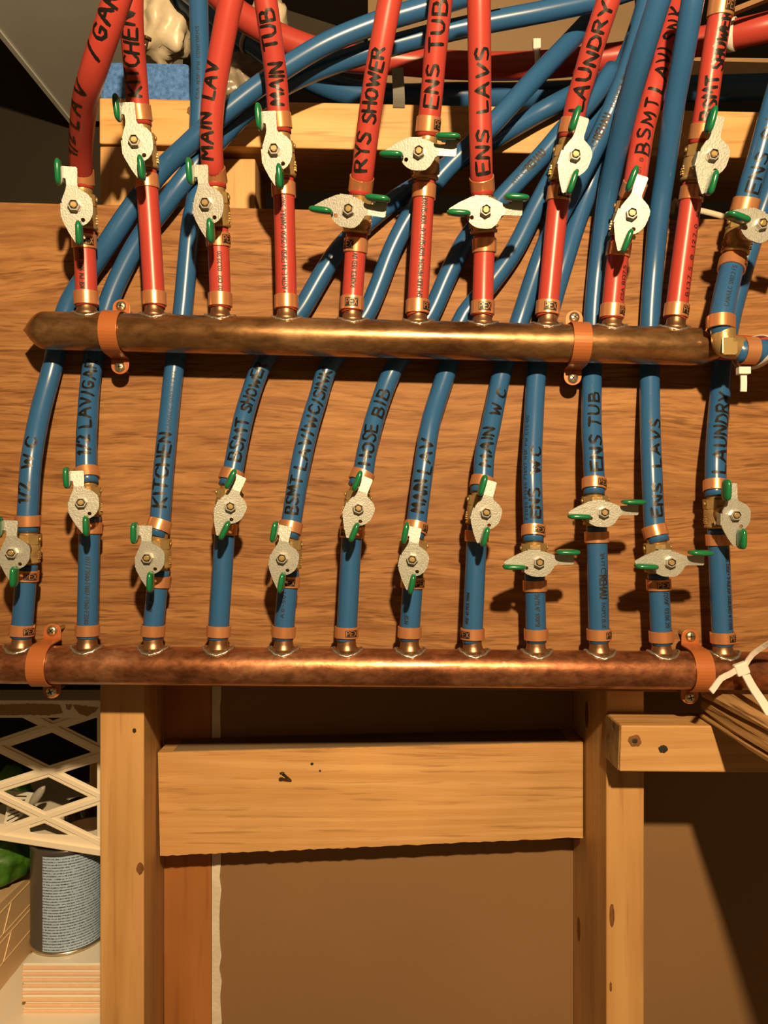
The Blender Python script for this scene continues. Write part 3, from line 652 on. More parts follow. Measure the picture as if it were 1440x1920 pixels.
# ------------------------------------------------------------------ pipe straps
def strap(axis_a, axis_b, px, py, label):
    """two-hole strap: band round the front of the manifold, two eared ends standing off the panel"""
    T = (axis_b-axis_a).normalized()
    c = axis_a+T*((W(px, py, DM)-axis_a).dot(T))
    up = Vector((0,0,1)); up = (up-T*up.dot(T)).normalized(); fw = TOCAM
    ear_y = -.0205                          # ear plane, world y
    wd, th = .0068, .0012
    prof = []                               # (height along up, depth towards camera rel. axis)
    rb = RM+.0007
    e0 = c.y-ear_y                          # ears lie e0 (neg) behind axis -> forward coordinate
    fz = -(ear_y-c.y)
    prof = [(-.0185, fz)]
    a0 = math.asin(max(-1, min(1, fz/rb)))
    pts = [(-(rb+.0028), fz), (-(rb+.0010), fz+.0006)]
    for i in range(21):
        a = -math.pi/2*1.0+math.pi*i/20
        pts.append((rb*math.sin(a), max(rb*math.cos(a), 0) if abs(rb*math.cos(a)) > 1e-6 else fz*.0+0.0))
    pts += [(rb+.0010, fz+.0006), (rb+.0028, fz)]
    prof += pts+[(.0185, fz)]
    vs = []; fs = []
    def P(u, h, f, o): return c+T*u+up*h+fw*f
    m = len(prof)
    for i, (h, f) in enumerate(prof):
        q0 = prof[max(0, i-1)]; q1 = prof[min(m-1, i+1)]
        tx, ty = q1[0]-q0[0], q1[1]-q0[1]; l = math.hypot(tx, ty); nx, ny = -ty/l, tx/l
        for u in (-wd, wd):
            vs.append(P(u, h, f, 0)); vs.append(P(u, h+nx*th, f+ny*th, 0))
    for i in range(m-1):
        a = i*4; b = a+4
        fs += [(a, a+2, b+2, b), (a+1, b+1, b+3, a+3), (a, b, b+1, a+1), (a+2, a+3, b+3, b+2)]
    fs += [(0, 1, 3, 2), ((m-1)*4, (m-1)*4+2, (m-1)*4+3, (m-1)*4+1)]
    mb = MB().add(vs, fs)
    # rounded ear ends
    for sgn in (-1, 1):
        out = [(wd, .0184*sgn)]
        for k in range(1, 12):
            a = math.pi*k/12; out.append((wd*math.cos(a), sgn*(.0225+wd*.95*math.sin(a))))
        out.insert(1, (wd, sgn*.0225)); out.append((-wd, sgn*.0225)); out.append((-wd, sgn*.0184))
        if sgn < 0: out = out[::-1]
        mb.poly(out, [], th, lambda x, y, z: P(x, y, fz+z, 0))
    root = tag(mb.build('pipe_strap', M['strap'], None, .0003, origin=c), label, 'strap', None)
    for sgn in (-1, 1):
        p = c+up*sgn*.0235+fw*(fz+th)
        Mx = basis(fw, Vector((0,0,1)), p)
        s = MB().lathe([(.0042,0),(.0041,.0007),(.0034,.0017),(.0020,.0023),(.0004,.0025)], 20, Mx)
        s.lathe([(.0017,-.0215),(.0017,0)], 10, Mx)
        so = s.build('screw', M['screw'], root)
        cr = MB(); an = random.uniform(0, 1.5); Mz = Mx @ Matrix.Rotation(an, 4, 'Z')
        cr.box((-.0023,-.00045,.0018), (.0023,.00045,.0026), Mz); cr.box((-.00045,-.0023,.0018), (.00045,.0023,.0026), Mz)
        cr.build('cross_slot', M['dark_metal'], so)
    return root
strap(up_a, up_b, 214, 627, 'copper strap on the upper manifold, leftmost one near the pinched end')
strap(up_a, up_b, 1084, 645, 'copper strap on the upper manifold between red LAUNDRY and BSMT LAV pipes')
strap(lo_a, lo_b, 82, 1246, 'copper strap on the lower manifold near its left edge, above the crate')
strap(lo_a, lo_b, 1308, 1256, 'copper strap on the lower manifold at right, above the short timber')

# ------------------------------------------------------------------ shared valve and ring meshes
def ring_mesh():
    mb = MB()
    mb.lathe([(.0091,-.0046),(.0091,.0046)], 32, None, True, False)
    mb.lathe([(.0091,.0046),(.0088,.0049),(.0080,.0049)], 32, None, False, False)
    mb.lathe([(.0080,-.0049),(.0088,-.0049),(.0091,-.0046)], 32, None, False, False)
    me = mb.data('crimp_ring', M['ring'])
    return me
RING = ring_mesh()
def stamp_mesh():
    r = .00926; mb = MB(); n = 8; vs = []; hw = .0040
    for i in range(n+1):
        th = -.55+1.1*i/n
        for z in (-hw+.0008, hw-.0012): vs.append(Vector((r*math.sin(th), -r*math.cos(th), z)))
    mb.add(vs, [(2*i, 2*i+2, 2*i+3, 2*i+1) for i in range(n)], True)
    return mb.data('stamp', M['stamp'])
def stamp_text():
    r = .00934; mb = MB()
    ribbons(mb, 'PEX', -.0045, .0046, .0042, .0006, lambda u, v: Vector((r*math.sin(u/r), -r*math.cos(u/r), v)), 0)
    return mb.data('stamp_letters', M['ring'])
STAMP, STAMPT = stamp_mesh(), stamp_text()
def body_mesh():
    mb = MB()
    # turned necks, both ends (z along the pipe)
    mb.lathe([(.0058,-.026),(.0058,-.0150),(.0070,-.0150),(.0073,-.0144),(.0073,-.0118),(.0070,-.0114)], 24)
    mb.lathe([(.0070,.0114),(.0074,.0118),(.0074,.0172),(.0071,.0178),(.0058,.0178),(.0058,.026)], 24)
    # eight-sided waist, and round swelling
    Mr = Matrix.Rotation(math.pi/8, 4, 'Z')
    mb.lathe([(.0086,.0123),(.0102,.0117),(.0102,.0042),(.0097,.0037)], 8, Mr, False)
    mb.lathe([(.0092,.0039),(.0098,.0028),(.0101,-.0010),(.0099,-.0060),(.0092,-.0098),(.0101,-.0103),(.0101,-.0121),(.0086,-.0124)], 24)
    # cast marks: little raised lumps on both cheeks
    for sx in (-1, 1):
        for k in range(7):
            z = -.0085+.0018*(k % 4); y = -.0030+.0030*(k//4)+.0008*(k % 2)
            mb.box((sx*.0092, y, z), (sx*.0106, y+.0014, z+.0010))
        mb.lathe([(.0019,0),(.0017,.0010),(.0006,.0014)], 10, Matrix.Translation((sx*.0097,-.0015,.0085)) @ Matrix.Rotation(sx*math.pi/2, 4, 'Y'))
    return mb.data('valve_body', M['brass'])
def bonnet_mesh():
    Mx = Matrix.Rotation(math.pi/2, 4, 'X')      # z -> -y
    mb = MB().lathe([(.0066,.0085),(.0066,.0160),(.0058,.0166)], 20, Mx)
    mb.lathe([(.0055,.0160),(.0055,.0225),(.0050,.0230)], 6, Mx, False)
    mb.lathe([(.0030,.022),(.0030,.0290)], 16, Mx)
    return mb.data('bonnet', M['brass'])
# handle: x right, y = along pipe, in mm, seen from the front
OUT = [(-8.4,13.4),(-7.6,10),(-8.0,7),(-8.6,3),(-8.6,-4),(-9.0,-9.5),(-8.6,-10.8),(-4.5,-19),(-.2,-25.6),(.8,-26),(2.6,-24.5),(2.8,-17),(3.1,-13.8),(5.8,-12.8),(8.0,-11.4),(10.2,-8.9),(11.8,-5.4),(12.2,-2),(12.2,2.6),(11.6,5.2),(9.0,8.2),(5.6,10.2),(3.2,11.4),(2.3,13.4)]
OUT = [(x+ .9 if x < -7.4 and y > 5 else x, y) for x, y in OUT]
ARM = [(-5.0,13.0),(-5.4,17.5),(-8.2,18.5),(-8.4,25.0),(-7.8,25.8),(1.6,25.8),(2.4,25.0),(2.3,13.0)]
OUT[0] = (-5.0,13.4); OUT[1] = (-5.6,10.5); OUT[2] = (-7.0,7)
def mmv(x, y, z): return (x*.001, -z*.001, y*.001)
def handle_mesh():
    hole = [(5.2+1.5*math.cos(a), -9.4+1.5*math.sin(a)) for a in [2*math.pi*k/14 for k in range(14)]][::-1]
    bore = [(2.9*math.cos(a), 2.9*math.sin(a)) for a in [2*math.pi*k/18 for k in range(18)]][::-1]
    mb = MB()
    mb.poly(OUT[::-1] if area(OUT) < 0 else OUT, [hole, bore], 1.7, mmv)
    def bent(x, y, z):
        q = max(0, y-13); return mmv(x, y, z-q*.13)
    mb.poly(ARM[::-1] if area(ARM) < 0 else ARM, [], 1.7, bent)
    # folded flaps carrying the grips (towards the viewer)
    mb.box((-.0084,-.0105,.0150), (-.0068,.0008,.0250)); mb.box((.0020,-.0115,-.0245), (.0036,-.0004,-.0150))
    # side tab bent back
    mb.box((-.0098,-.0010,-.0085), (-.0084,.0060,.0010))
    return mb.data('handle', M['zinc'])
def area(L): return sum(a[0]*b[1]-b[0]*a[1] for a, b in zip(L, L[1:]+L[:1]))
def grip_mesh(x, y0, y1):     # dipped coat round a flap: rounded slab in the y-z plane
    bm = bmesh.new(); bmesh.ops.create_uvsphere(bm, u_segments=16, v_segments=12, radius=1)
    for v in bm.verts:
        c = v.co; f = lambda q, e: math.copysign(abs(q)**e, q)
        v.co = Vector((x+f(c.x,.8)*.0023, -.0072+f(c.y,.55)*.0062, (y0+y1)/2+f(c.z,.55)*(y1-y0)/2))
    me = bpy.data.meshes.new('grip'); bm.to_mesh(me); bm.free(); me.materials.append(M['green'])
    for p in me.polygons: p.use_smooth = True
    return me
def nut_mesh():
    Mx = Matrix.Rotation(math.pi/2, 4, 'X')
    mb = MB().lathe([(.0048,.0017),(.0048,.0024)], 24, Mx)
    mb.lathe([(.0043,.0022),(.0043,.0058),(.0040,.0064),(.0034,.0064)], 6, Mx, False, False)
    mb.lathe([(.0034,.0064),(.0034,.0030)], 18, Mx, True, False)
    return mb.data('nut', M['nut'])
def stem_mesh():
    Mx = Matrix.Rotation(math.pi/2, 4, 'X')
    mb = MB().lathe([(.0022,-.004),(.0022,.0060),(.0018,.0064)], 16, Mx)
    mb.box((-.0019,-.0068,-.0011), (.0019,-.0058,.0011))
    return mb.data('stem', M['brass2'])
def gap_mesh():
    Mx = Matrix.Rotation(math.pi/2, 4, 'X')
    return MB().lathe([(.0033,.0020),(.0033,.0050)], 18, Mx).data('thread', M['dark_metal'])
BODY, BONNET, HANDLE, NUT, STEM, THREAD = body_mesh(), bonnet_mesh(), handle_mesh(), nut_mesh(), stem_mesh(), gap_mesh()
GRIP_A, GRIP_B = grip_mesh(-.0086, .0115, .0290), grip_mesh(.0034, -.0275, -.0105)
HH = .0285
def valve(Bp, Cp, nut, ang, label, group, up_row=True):
    T = (Cp-Bp).normalized()
    row = up_row; sc = Matrix.Diagonal((1,1,1.0,1)) if row else Matrix.Diagonal((.96,.96,.88,1))
    L0 = 8.5*.001; hb = .0124*(1 if row else .88)
    cand = []
    for k in range(21):
        t = L0+hb+.0002+k*.0002; m_ = Bp+T*t
        Nn = (TOCAM-T*TOCAM.dot(T)).normalized(); cand.append((abs(PX(m_+Nn*(HH+.006))[1]-nut[1]), t))
    t = min(min(cand)[1], (Cp-Bp).length-L0-hb*1.0); mid = Bp+T*t
    best = min((abs((PX(mid+Vector((math.sin(q), -math.cos(q), 0))*(HH+.006))[0])-nut[0]), q) for q in [math.radians(k*.5) for k in range(-150, 151)])
    q = best[1]; N = Vector((math.sin(q), -math.cos(q), 0))
    Mx = basis(T, N, mid) @ sc
    root = empty('ball_valve', mid, label, 'valve', group)
    put('valve_body', BODY, root, Mx); 
    bo = put('bonnet', BONNET, root, Mx)
    Mh = Mx @ Matrix.Translation((0,-HH,0)) @ Matrix.Rotation(math.radians(-ang), 4, 'Y')
    # the handle sits at root level; grips, nut and stem are its sub-parts
    h = put('handle', HANDLE, root, Mh)
    for nm, me in (('grip', GRIP_A), ('grip', GRIP_B), ('nut', NUT), ('stem', STEM), ('thread', THREAD)):
        c = bpy.data.objects.new(nm, me); COL.objects.link(c); c.parent = h
    return root

# ------------------------------------------------------------------ pipes
def pipe(name, pts, r, m, label, cat='pipe', group=None, n=20):
    path = spline(pts); fr = frames(path)
    o = tag(tube_mb(fr, r, n).build(name, m, None, 0, origin=pts[0]), label, cat, group)
    return o, fr
def ring(parent, fr, py, stamp=None, tall=1.0):
    s = s_at_py(fr, py); p, T, Fv, S = at_s(fr, s)
    Mx = basis(T, TOCAM, p) @ Matrix.Diagonal((1,1,tall,1))
    o = put('crimp_ring', RING, parent, Mx)
    if stamp is not None:
        a = Matrix.Rotation(stamp, 4, 'Z')
        for me, nm in ((STAMP, 'stamp_patch'), (STAMPT, 'stamp_letters')):
            c = bpy.data.objects.new(nm, me); COL.objects.link(c); c.parent = o; c.matrix_local = a
    return o
# marker text: per line a list of (text, row start, row end, height, offset angle)
HAND_R = [
 [('1/2', 283,248,.0085,-.05), ('LAV', 232,150,.0088,.15), ('/', 112,84,.0105,.05), ('GAR', 74,-12,.0090,.1)],
 [('KITCHEN', 186,22,.0102,.0)], [('MAIN', 302,215,.0095,-.35), ('LAV', 190,122,.0098,-.3)],
 [('MAIN', 205,118,.0100,.1), ('TUB', 96,22,.0100,0)], [('RYS', 324,252,.0098,-.15), ('SHOWER', 234,96,.0092,0)],
 [('ENS', 208,126,.0095,-.05), ('TUB', 103,6,.0095,0)], [('ENS', 328,250,.0092,.05), ('LAVS', 218,95,.0088,.1)],
 [('LAUNDRY', 212,10,.0092,-.05)], [('BSMT', 306,196,.0100,.0), ('LAV/', 182,108,.0105,.05), ('SNK', 98,30,.0098,.1)],
 [('BSMT', 231,150,.0090,-.05), ('SHOWER', 138,30,.0085,.25)]]
PRINT_R = [
 ('NSF-PW 90CE 0A80', 545,470,.0032,0), None, ('02 C12  03.22.20', 550,475,.0030,.25), ('* ASTM E-84 FS/SD (=25/50 CAN/ULC S102.2', 555,368,.0036,.0),
 ('RAUPEX RED UV', 543,478,.0035,.05), ('SM HUD MR1296 160PSI/73.4F 100PSI/180F', 562,374,.0038,.1), None, None,
 ('CSA B137.5', 566,500,.0030,.6), ('B137.5 @ 127.0 @', 560,400,.0034,.55)]
def words_of(n): return n
for i, (nm, st, A, B, nut, Cc, pathpx, ang) in enumerate(RED):
    tagname = 'red pipe marked %s' % nm
    a = W(A[0]+(st[0]-A[0])*.42, A[1]+16, DM); b2 = W(B[0], B[1], DM-.004); dirv = (W(Cc[0], Cc[1], .570)-b2).normalized()
    bt = b2+dirv*.0085
    seg, fr = pipe('pipe_stub', [a, W(A[0],A[1],DM), W(A[0],A[1],DM).lerp(b2,.5)+Vector((0,.0008,0)), b2, bt], RP, M['red'],
        'short red pipe between upper manifold and valve of the %s' % tagname.replace('red pipe marked', 'pipe marked'), 'pipe', 'short red pipes on the upper manifold')
    ring(seg, fr, A[1], {0: None, 4: -.0, 6: .1, 7: .05, 8: .9, 9: .75, 5: 1.0}.get(i), 1.04); ring(seg, fr, B[1], {0: .6, 2: 1.1, 4: -.7, 7: .3, 9: .8}.get(i), 1.04)
    if PRINT_R[i]:
        t, p0, p1, h, th = PRINT_R[i]; pipe_text(seg, fr, RP, t, p0, p1, h, .0007, .15, 'printed_marking', 'print', th)
    pathpx = [(x, y, min(d-.010, .568)) for x, y, d in pathpx] if i != 8 else [(x, y, .567+.014*min(1, k/1.5)+max(0, 150-y)*.00016) for k, (x, y, d) in enumerate(pathpx)]
    c0 = W(Cc[0], Cc[1], .570); c1 = W(*pathpx[0]); dv = (c0-b2).normalized(); cs = c0-dv*.0085
    long, fr2 = pipe('pex_pipe', [cs, c0]+[W(*p) for p in pathpx], RP*1.03, M['red'], 'long %s in black ink, rising from its valve' % tagname, 'pipe', 'red pipes rising from the upper valves')
    ring(long, fr2, Cc[1], {5: 1.0}.get(i), 1.1)
    if i == 9: ring(long, fr2, 16, .5, 1.15)
    for t, p0, p1, h, th in HAND_R[i]: pipe_text(long, fr2, RP*1.03, t, p0-2, p1-2, h, .0021, 1.3, theta=th)
    if i == 8:
        pipe_text(long, fr2, RP*1.03, '@', 318,309,.003,.0005,0,'printed_marking','print',.0); pipe_text(long, fr2, RP*1.03, 'TBY', 343,325,.003,.0005,0,'printed_marking','print',-.1)
    state = 'crosswise' if abs(ang) > 45 else 'upright'
    valve(b2, c0, nut, ang, 'brass valve with green grips, handle %s, under the %s' % (state, tagname), 'valves on the red pipes')
HAND_B = [
 [('1/2', 950,910,.0090,-.15), ('WC', 893,828,.0085,.0)], [('1/2', 862,826,.0088,.0), ('LAV/GAR', 815,682,.0092,.1)], [('KITCHEN', 958,820,.0098,.0)],
 [('BSMT', 874,795,.0095,.15), ('SHOWER', 785,688,.0085,.2)], [('BSMT', 970,900,.0090,-.15), ('LAV/WC/SINK', 888,698,.0085,.15)], [('HOSE', 880,808,.0095,.05), ('BIB', 796,738,.0092,.1)],
 [('MAIN', 968,905,.0098,-.1), ('LAV', 895,833,.0095,.0)], [('MAIN', 884,812,.0090,-.1), ('WC', 798,735,.0082,.2)], [('ENS', 978,922,.0082,.05), ('WC', 900,845,.0078,.2)],
 [('ENS', 890,828,.0088,.1), ('TUB', 815,746,.0088,.0)], [('ENS', 976,912,.0080,.15), ('LAVS', 886,794,.0078,.2)], [('LAUNDRY', 895,748,.0098,.0)]]
PRINT_B = [None, ('1977 F2080-F1807-F1960-F2080', 1042,1168,.0030,.25,False), ('TAF S101', 1112,1145,.0030,-.2,False), None, ('A0-501', 1158,1108,.0026,-.15,True), None, ('NSF', 1168,1150,.003,-.45,True), ('NSF-61 PEX 5006', 1168,1110,.0024,-.75,True),
 ('51/73.4F 100PSI', 1112,1172,.0030,.0,False), ('3/4 FT', 1036,1060,.0030,.25,False), ('/200F 03.06.20', 1109,1175,.0034,.35,False), ('B137.5 @ CONFORMS NSF/PW-G + PERT TESTED', 1178,1030,.0030,.45,True)]
for i, (nm, st, A, B, nut, Cc, pathpx, ang) in enumerate(BLUE):
    tagname = 'blue pipe marked %s' % nm
    a = W(A[0]+(st[0]-A[0])*.42, A[1]+15, DM); b2 = W(B[0], B[1], DM); dirv = (b2-W(A[0],A[1],DM)).normalized()
    bt = b2+dirv*.0085
    seg, fr = pipe('pipe_stub', [a, W(A[0],A[1],DM), W(A[0],A[1],DM).lerp(b2,.5), b2, bt], RP*.965, M['blue'],
        'short blue pipe between lower manifold and valve of the pipe marked %s' % nm, 'pipe', 'short blue pipes on the lower manifold')
    ring(seg, fr, A[1], {0: 1.1, 5: .5, 7: -.9, 9: .9, 11: .7}.get(i), .86); ring(seg, fr, B[1], {0: .8, 4: .2, 5: -.6, 6: .7, 10: .1}.get(i), .86)
    if PRINT_B[i]:
        t, p0, p1, h, th, up = PRINT_B[i]; pipe_text(seg, fr, RP*.965, t, p0, p1, h, .00065, .15, 'printed_marking', 'print', th, up)
    if i == 9:
        pipe_text(seg, fr, RP*.965, 'REHAU', 1077,1121,.0056,.0014,.1,'printed_marking','print',.30,False); pipe_text(seg, fr, RP*.965, '^', 1063,1075,.0046,.0007,0,'printed_marking','print',.36,False)
        pipe_text(seg, fr, RP*.965, 'RAUPEX BLUE', 1128,1176,.0030,.0005,.1,'printed_marking','print',.25,False)
    c0 = W(Cc[0], Cc[1], .582); c1 = W(*pathpx[0]); dv = (c1-c0).normalized(); cs = c0-dv*.0085
    long, fr2 = pipe('pex_pipe', [cs, c0]+[W(*p) for p in pathpx], RP*.965, M['blue'], 'long %s, running up behind the upper manifold' % tagname, 'pipe', 'blue pipes rising from the lower valves')
    ring(long, fr2, Cc[1], {6: 1.1, 8: .35, 9: .6}.get(i), .86)
    for t, p0, p1, h, th in HAND_B[i]: pipe_text(long, fr2, RP*.965, t, p0-5, p1-3, h, .0020, 1.3, theta=th)
    if i == 5:
        pipe_text(long, fr2, RP*.965, 'REHAU', 324,290,.0054,.0014,.1,'printed_marking','print',-.05); pipe_text(long, fr2, RP*.965, '^', 334,325,.0040,.0006,0,'printed_marking','print',-.1)
        pipe_text(long, fr2, RP*.965, '3/4 FT', 352,337,.0026,.0005,0,'printed_marking','print',-.1)
    if i == 7:
        pipe_text(long, fr2, RP*.965, 'REHAU', 267,220,.0054,.0014,.1,'printed_marking','print',-.25); pipe_text(long, fr2, RP*.965, '^', 282,269,.0040,.0006,0,'printed_marking','print',-.3)
        pipe_text(long, fr2, RP*.965, 'RAUPEX BLUE UV', 208,110,.0030,.0005,0,'printed_marking','print',-.2)
    if i == 2: pipe_text(long, fr2, RP*.965, 'CSA NSF-PW CONFORMS', 195,60,.0026,.0005,0,'printed_marking','print',0); pipe_text(long, fr2, RP*.965, 'CAN/ULC S102.2 F876', 815,700,.0026,.0004,0,'printed_marking','print',.35)
    if i == 8: pipe_text(long, fr2, RP*.965, 'F2080 F1960 F1807 NSF PW CTS-OD', 975,785,.0024,.0005,0,'printed_marking','print',-.85)
    state = 'crosswise' if abs(ang) > 45 else 'upright'
    valve(b2, c0, nut, ang, 'brass valve with green grips, handle %s, under the %s' % (state, tagname), 'valves on the blue pipes', False)

# right-hand feed: elbow, short blue pipe, valve, blue pipe out of frame
DE = .560
ec = W(1357,650,DE)
root = empty('brass_elbow', ec, 'brass elbow fitting in front of the right end of the upper manifold', 'elbow')
upd = (W(1352,560,DE+.004)-W(1354,640,DE)).normalized(); rt = (W(1440,657,DE+.004)-W(1357,651,DE)).normalized()
mb = MB()
fr = frames(spline([ec+upd*.013, ec+upd*.006, ec+(upd+rt)*.0012, ec+rt*.006, ec+rt*.013], .0015), TOCAM)
mb = tube_mb(fr, .0084, 20)
mb.build('elbow_body', M['brass'], root)
cx = Vector((.0010,-.0092,-.0002)); pad = MB()
def rpad(x, y, z): return ec+Vector((x*.001, -.0078-z*.001, y*.001))
pad.poly([(-5,-6.5),(-3.8,-7.6),(4.6,-7.6),(6,-6.4),(6,2.0),(3,2.0),(3,4.6),(-5,4.6)], [], 1.6, rpad)
pad.build('cast_pad', M['brass2'], root, .0004)
MB().lathe([(.0062,.010),(.0062,.020)], 18, basis(upd, TOCAM, ec)).build('barb', M['brass2'], root)
MB().lathe([(.0062,.010),(.0062,.020)], 18, basis(rt, TOCAM, ec)).build('barb', M['brass2'], root)
E_B = W(1373,497,.575); E_C = W(1397,386,.572)
seg, fr = pipe('pipe_stub', [ec+upd*.0135, W(1351,608,DE+.001), W(1360,555,DE+.006), E_B, E_B+(E_B-W(1360,555,DE+.006)).normalized()*.008], RP*1.08, M['blue'], 'short blue pipe between the brass elbow and its valve', 'pipe')
for q, stp in ((607, None), (497, 1.1)):
    r_ = ring(seg, fr, q, stp); r_.scale = (1.1, 1.1, 1)
pipe_text(seg, fr, RP*1.08, 'CAN/ULC S102.2 FS', 585,512,.0030,.0005,0,'printed_marking','print',-.15,True)
long, fr2 = pipe('pex_pipe', [E_C-(W(1422,300,.565)-E_C).normalized()*.0085, E_C, W(1409,340,.568), W(1423,298,.565), W(1440,235,.56), W(1462,160,.555), W(1490,80,.55)], RP*1.05, M['blue'], 'long blue pipe above the valve on the elbow, partly marked in black ink', 'pipe')
ring(long, fr2, 386).scale = (1.08,1.08,1)
pipe_text(long, fr2, RP*1.05, 'ENS', 366,292,.0095,.0016,1,theta=-.1); pipe_text(long, fr2, RP*1.05, 'SHOWER', 268,130,.0090,.0016,1,theta=0)
valve(E_B, E_C, (1433,440), -98, 'brass valve with green grips, handle turned sideways, above the brass elbow', None)
sd, fr3 = pipe('pipe_branch', [ec+rt*.0125, W(1390,657,DE), W(1420,658,DE), W(1480,661,DE+.004), W(1560,664,DE+.01)], RP*1.05, M['blue'], 'blue pipe leading right from the brass elbow', 'pipe')
p, T, Fv, S = at_s(fr3, .0075)
for p_s in (.0085,):
    p, T, Fv, S = at_s(fr3, p_s); put('crimp_ring', RING, sd, basis(T, TOCAM, p) @ Matrix.Diagonal((1.08,1.08,1,1)))
rdp, _f = pipe('pipe_branch', [W(1338,650,DM), W(1380,652,DM+.002), W(1440,655,DM+.004), W(1560,660,DM+.008)], RP*1.2, M['red'], 'red supply pipe leaving the right end of the upper manifold', 'pipe')
# cable tie round blue and red branch
def tie_loop(c, ax, r1, r2, wd, th=.0011, n=36):
    """flat band: an oval loop about axis ax"""
    ax = ax.normalized(); f = (TOCAM-ax*TOCAM.dot(ax)).normalized(); u = ax.cross(f); mb = MB(); vs = []; fs = []
    for k in range(n):
        a = 2*math.pi*k/n
        for e in (0, th):
            for s in (-wd/2, wd/2): vs.append(c+ax*s+f*math.cos(a)*(r1+e)+u*math.sin(a)*(r2+e))
    for k in range(n):
        a = 4*k; b = 4*((k+1) % n)
        fs += [(a, a+1, b+1, b), (a+2, b+2, b+3, a+3), (a, b, b+2, a+2), (a+1, a+3, b+3, b+1)]
    return mb.add(vs, fs, True)
def strip(pts, wd, th, hint=TOCAM):
    fr = frames(spline(pts, .004), hint); mb = MB(); vs = []; fs = []
    for p, T, Fv, S, s in fr:
        for a, b in ((-1,-1),(1,-1),(1,1),(-1,1)): vs.append(p+S*a*wd/2+Fv*b*th/2)
    for i in range(len(fr)-1):
        for k in range(4): fs.append((i*4+k, i*4+(k+1) % 4, (i+1)*4+(k+1) % 4, (i+1)*4+k))
    fs += [(0,1,2,3), tuple(reversed(range(len(vs)-4, len(vs))))]
    return mb.add(vs, fs)
c = W(1415,661,DE+.012)
t1 = tag(tie_loop(c, Vector((1,.15,-.12)), .0235, .0108, .0050).build('cable_tie', M['nylon']), 'white cable tie round the blue and red branches beside the elbow', 'cable tie')
hd = W(1395,695,.553); MB().box(hd-Vector((.0042,.002,.0026)), hd+Vector((.0042,.004,.0026))).build('tie_head', M['nylon'], t1, .0005)
strip([hd+Vector((0,.001,-.002)), hd+Vector((.0002,.001,-.008)), hd+Vector((0,.001,-.0148))], .0044, .0012).build('tie_tail', M['nylon'], t1)
# cable tie lying on the lower manifold
tb = W(1390,1254,.560)
t2 = tag(MB().box(tb-Vector((.0048,.0025,.0045)), tb+Vector((.0048,.0025,.0045)), Matrix.Translation(tb) @ Matrix.Rotation(-.35, 4, 'Y') @ Matrix.Translation(-tb)).build('cable_tie', M['nylon'], None, .001), 'white cable tie with splayed tails in front of the lower manifold', 'cable tie')
strip([tb+Vector((.003,0,.003)), W(1410,1228,.556), W(1432,1212,.548), W(1470,1190,.53)], .0036, .0012).build('tie_tail', M['nylon'], t2)
strip([tb+Vector((-.004,0,-.001)), W(1368,1264,.556), W(1352,1272,.552), W(1340,1288,.548), W(1333,1297,.546)], .0042, .0012).build('tie_tail', M['nylon'], t2)
strip([tb+Vector((.003,0,-.004)), W(1412,1290,.548), W(1432,1320,.535), W(1458,1362,.52)], .0062, .0013).build('tie_strap', M['nylon'], t2)

# ------------------------------------------------------------------ behind and above: mains, ties, hanger, duct, joist, bags, sponge
RB = .0111
pm, frm = pipe('main_pipe', [W(380,-40,.66), W(440,20,.661), W(500,58,.662), W(560,85,.663), W(640,108,.664), W(740,114,.664), W(850,122,.664), W(960,124,.664), W(1060,118,.662), W(1160,106,.658), W(1250,90,.650), W(1340,72,.635), W(1440,50,.615), W(1560,15,.60)], RB, M['red'], 'thick red main pipe crossing behind the risers above the rail', 'pipe', None, 24)
bm_, frb = pipe('main_pipe', [W(250,-110,.72), W(330,-40,.715), W(395,15,.712), W(440,52,.710), W(500,98,.706), W(560,135,.702), W(640,170,.698), W(740,182,.694), W(850,180,.684), W(960,180,.69), W(1060,176,.695), W(1180,170,.70), W(1560,160,.71)], RB, M['blue'], 'thick blue main pipe crossing below the red main, above the rail', 'pipe', None, 24)
up2, _f = pipe('main_pipe', [W(300,-60,.745), W(345,0,.742), W(400,50,.742), W(470,120,.745), W(520,165,.75)], RB*.9, M['blue'], 'dark blue pipe slanting down behind the sponge and crumpled plastic', 'pipe')
def tie_on(fr, s, r, label, m='nylon', head=None, wd=.0046):
    p, T, Fv, S = at_s(fr, s)
    o = tag(tie_loop(p, T, r, r, wd).build('cable_tie', M[m]), label, 'cable tie')
    if head: h = p+Fv*r*.6+Vector((0,0,head)); MB().box(h-Vector((.0032,.003,.0045)), h+Vector((.0032,.003,.0045))).build('tie_head', M[m], o, .0006)
    return o
def s_px(fr, px): return min(fr, key=lambda q: abs(PX(q[0])[0]-px))[4]
tie_on(frm, s_px(frm, 1000), RB+.0003, 'clear cable tie on the red main left of the LAUNDRY pipe', 'nylon', .0130)
tie_on(frm, s_px(frm, 1378), RB+.0003, 'white cable tie on the red main right of the BSMT SHOWER pipe', 'nylon', None, .0058)
tie_on(frb, s_px(frb, 470), RB+.0003, 'grey cable tie on the blue main near the MAIN TUB pipe', 'grey', None, .004)
h = W(746,135,.646)
hg = strip([W(745,128,.649), W(747,160,.648), W(748,185,.6445), W(748,200,.6365)], .0098, .0014)
tag(hg.build('pipe_hanger', M['steel']), 'grey metal hanger strap over the mains above the rail', 'hanger')
# duct running towards the viewer, upper left
zd = CAM_Z+.55; x_l, x_r = -.442, -.283
dm = MB().box((x_l, -.15, zd), (x_r, .47, zd+.22))
duct = tag(dm.build('sheet_metal_duct', M['duct'], None, .002), 'grey galvanised sheet metal duct overhead at the upper left', 'duct')
MB().box((x_l-.002, -.15, zd-.002), (x_l+.004, .47, zd+.012)).build('duct_seam', M['duct'], duct)
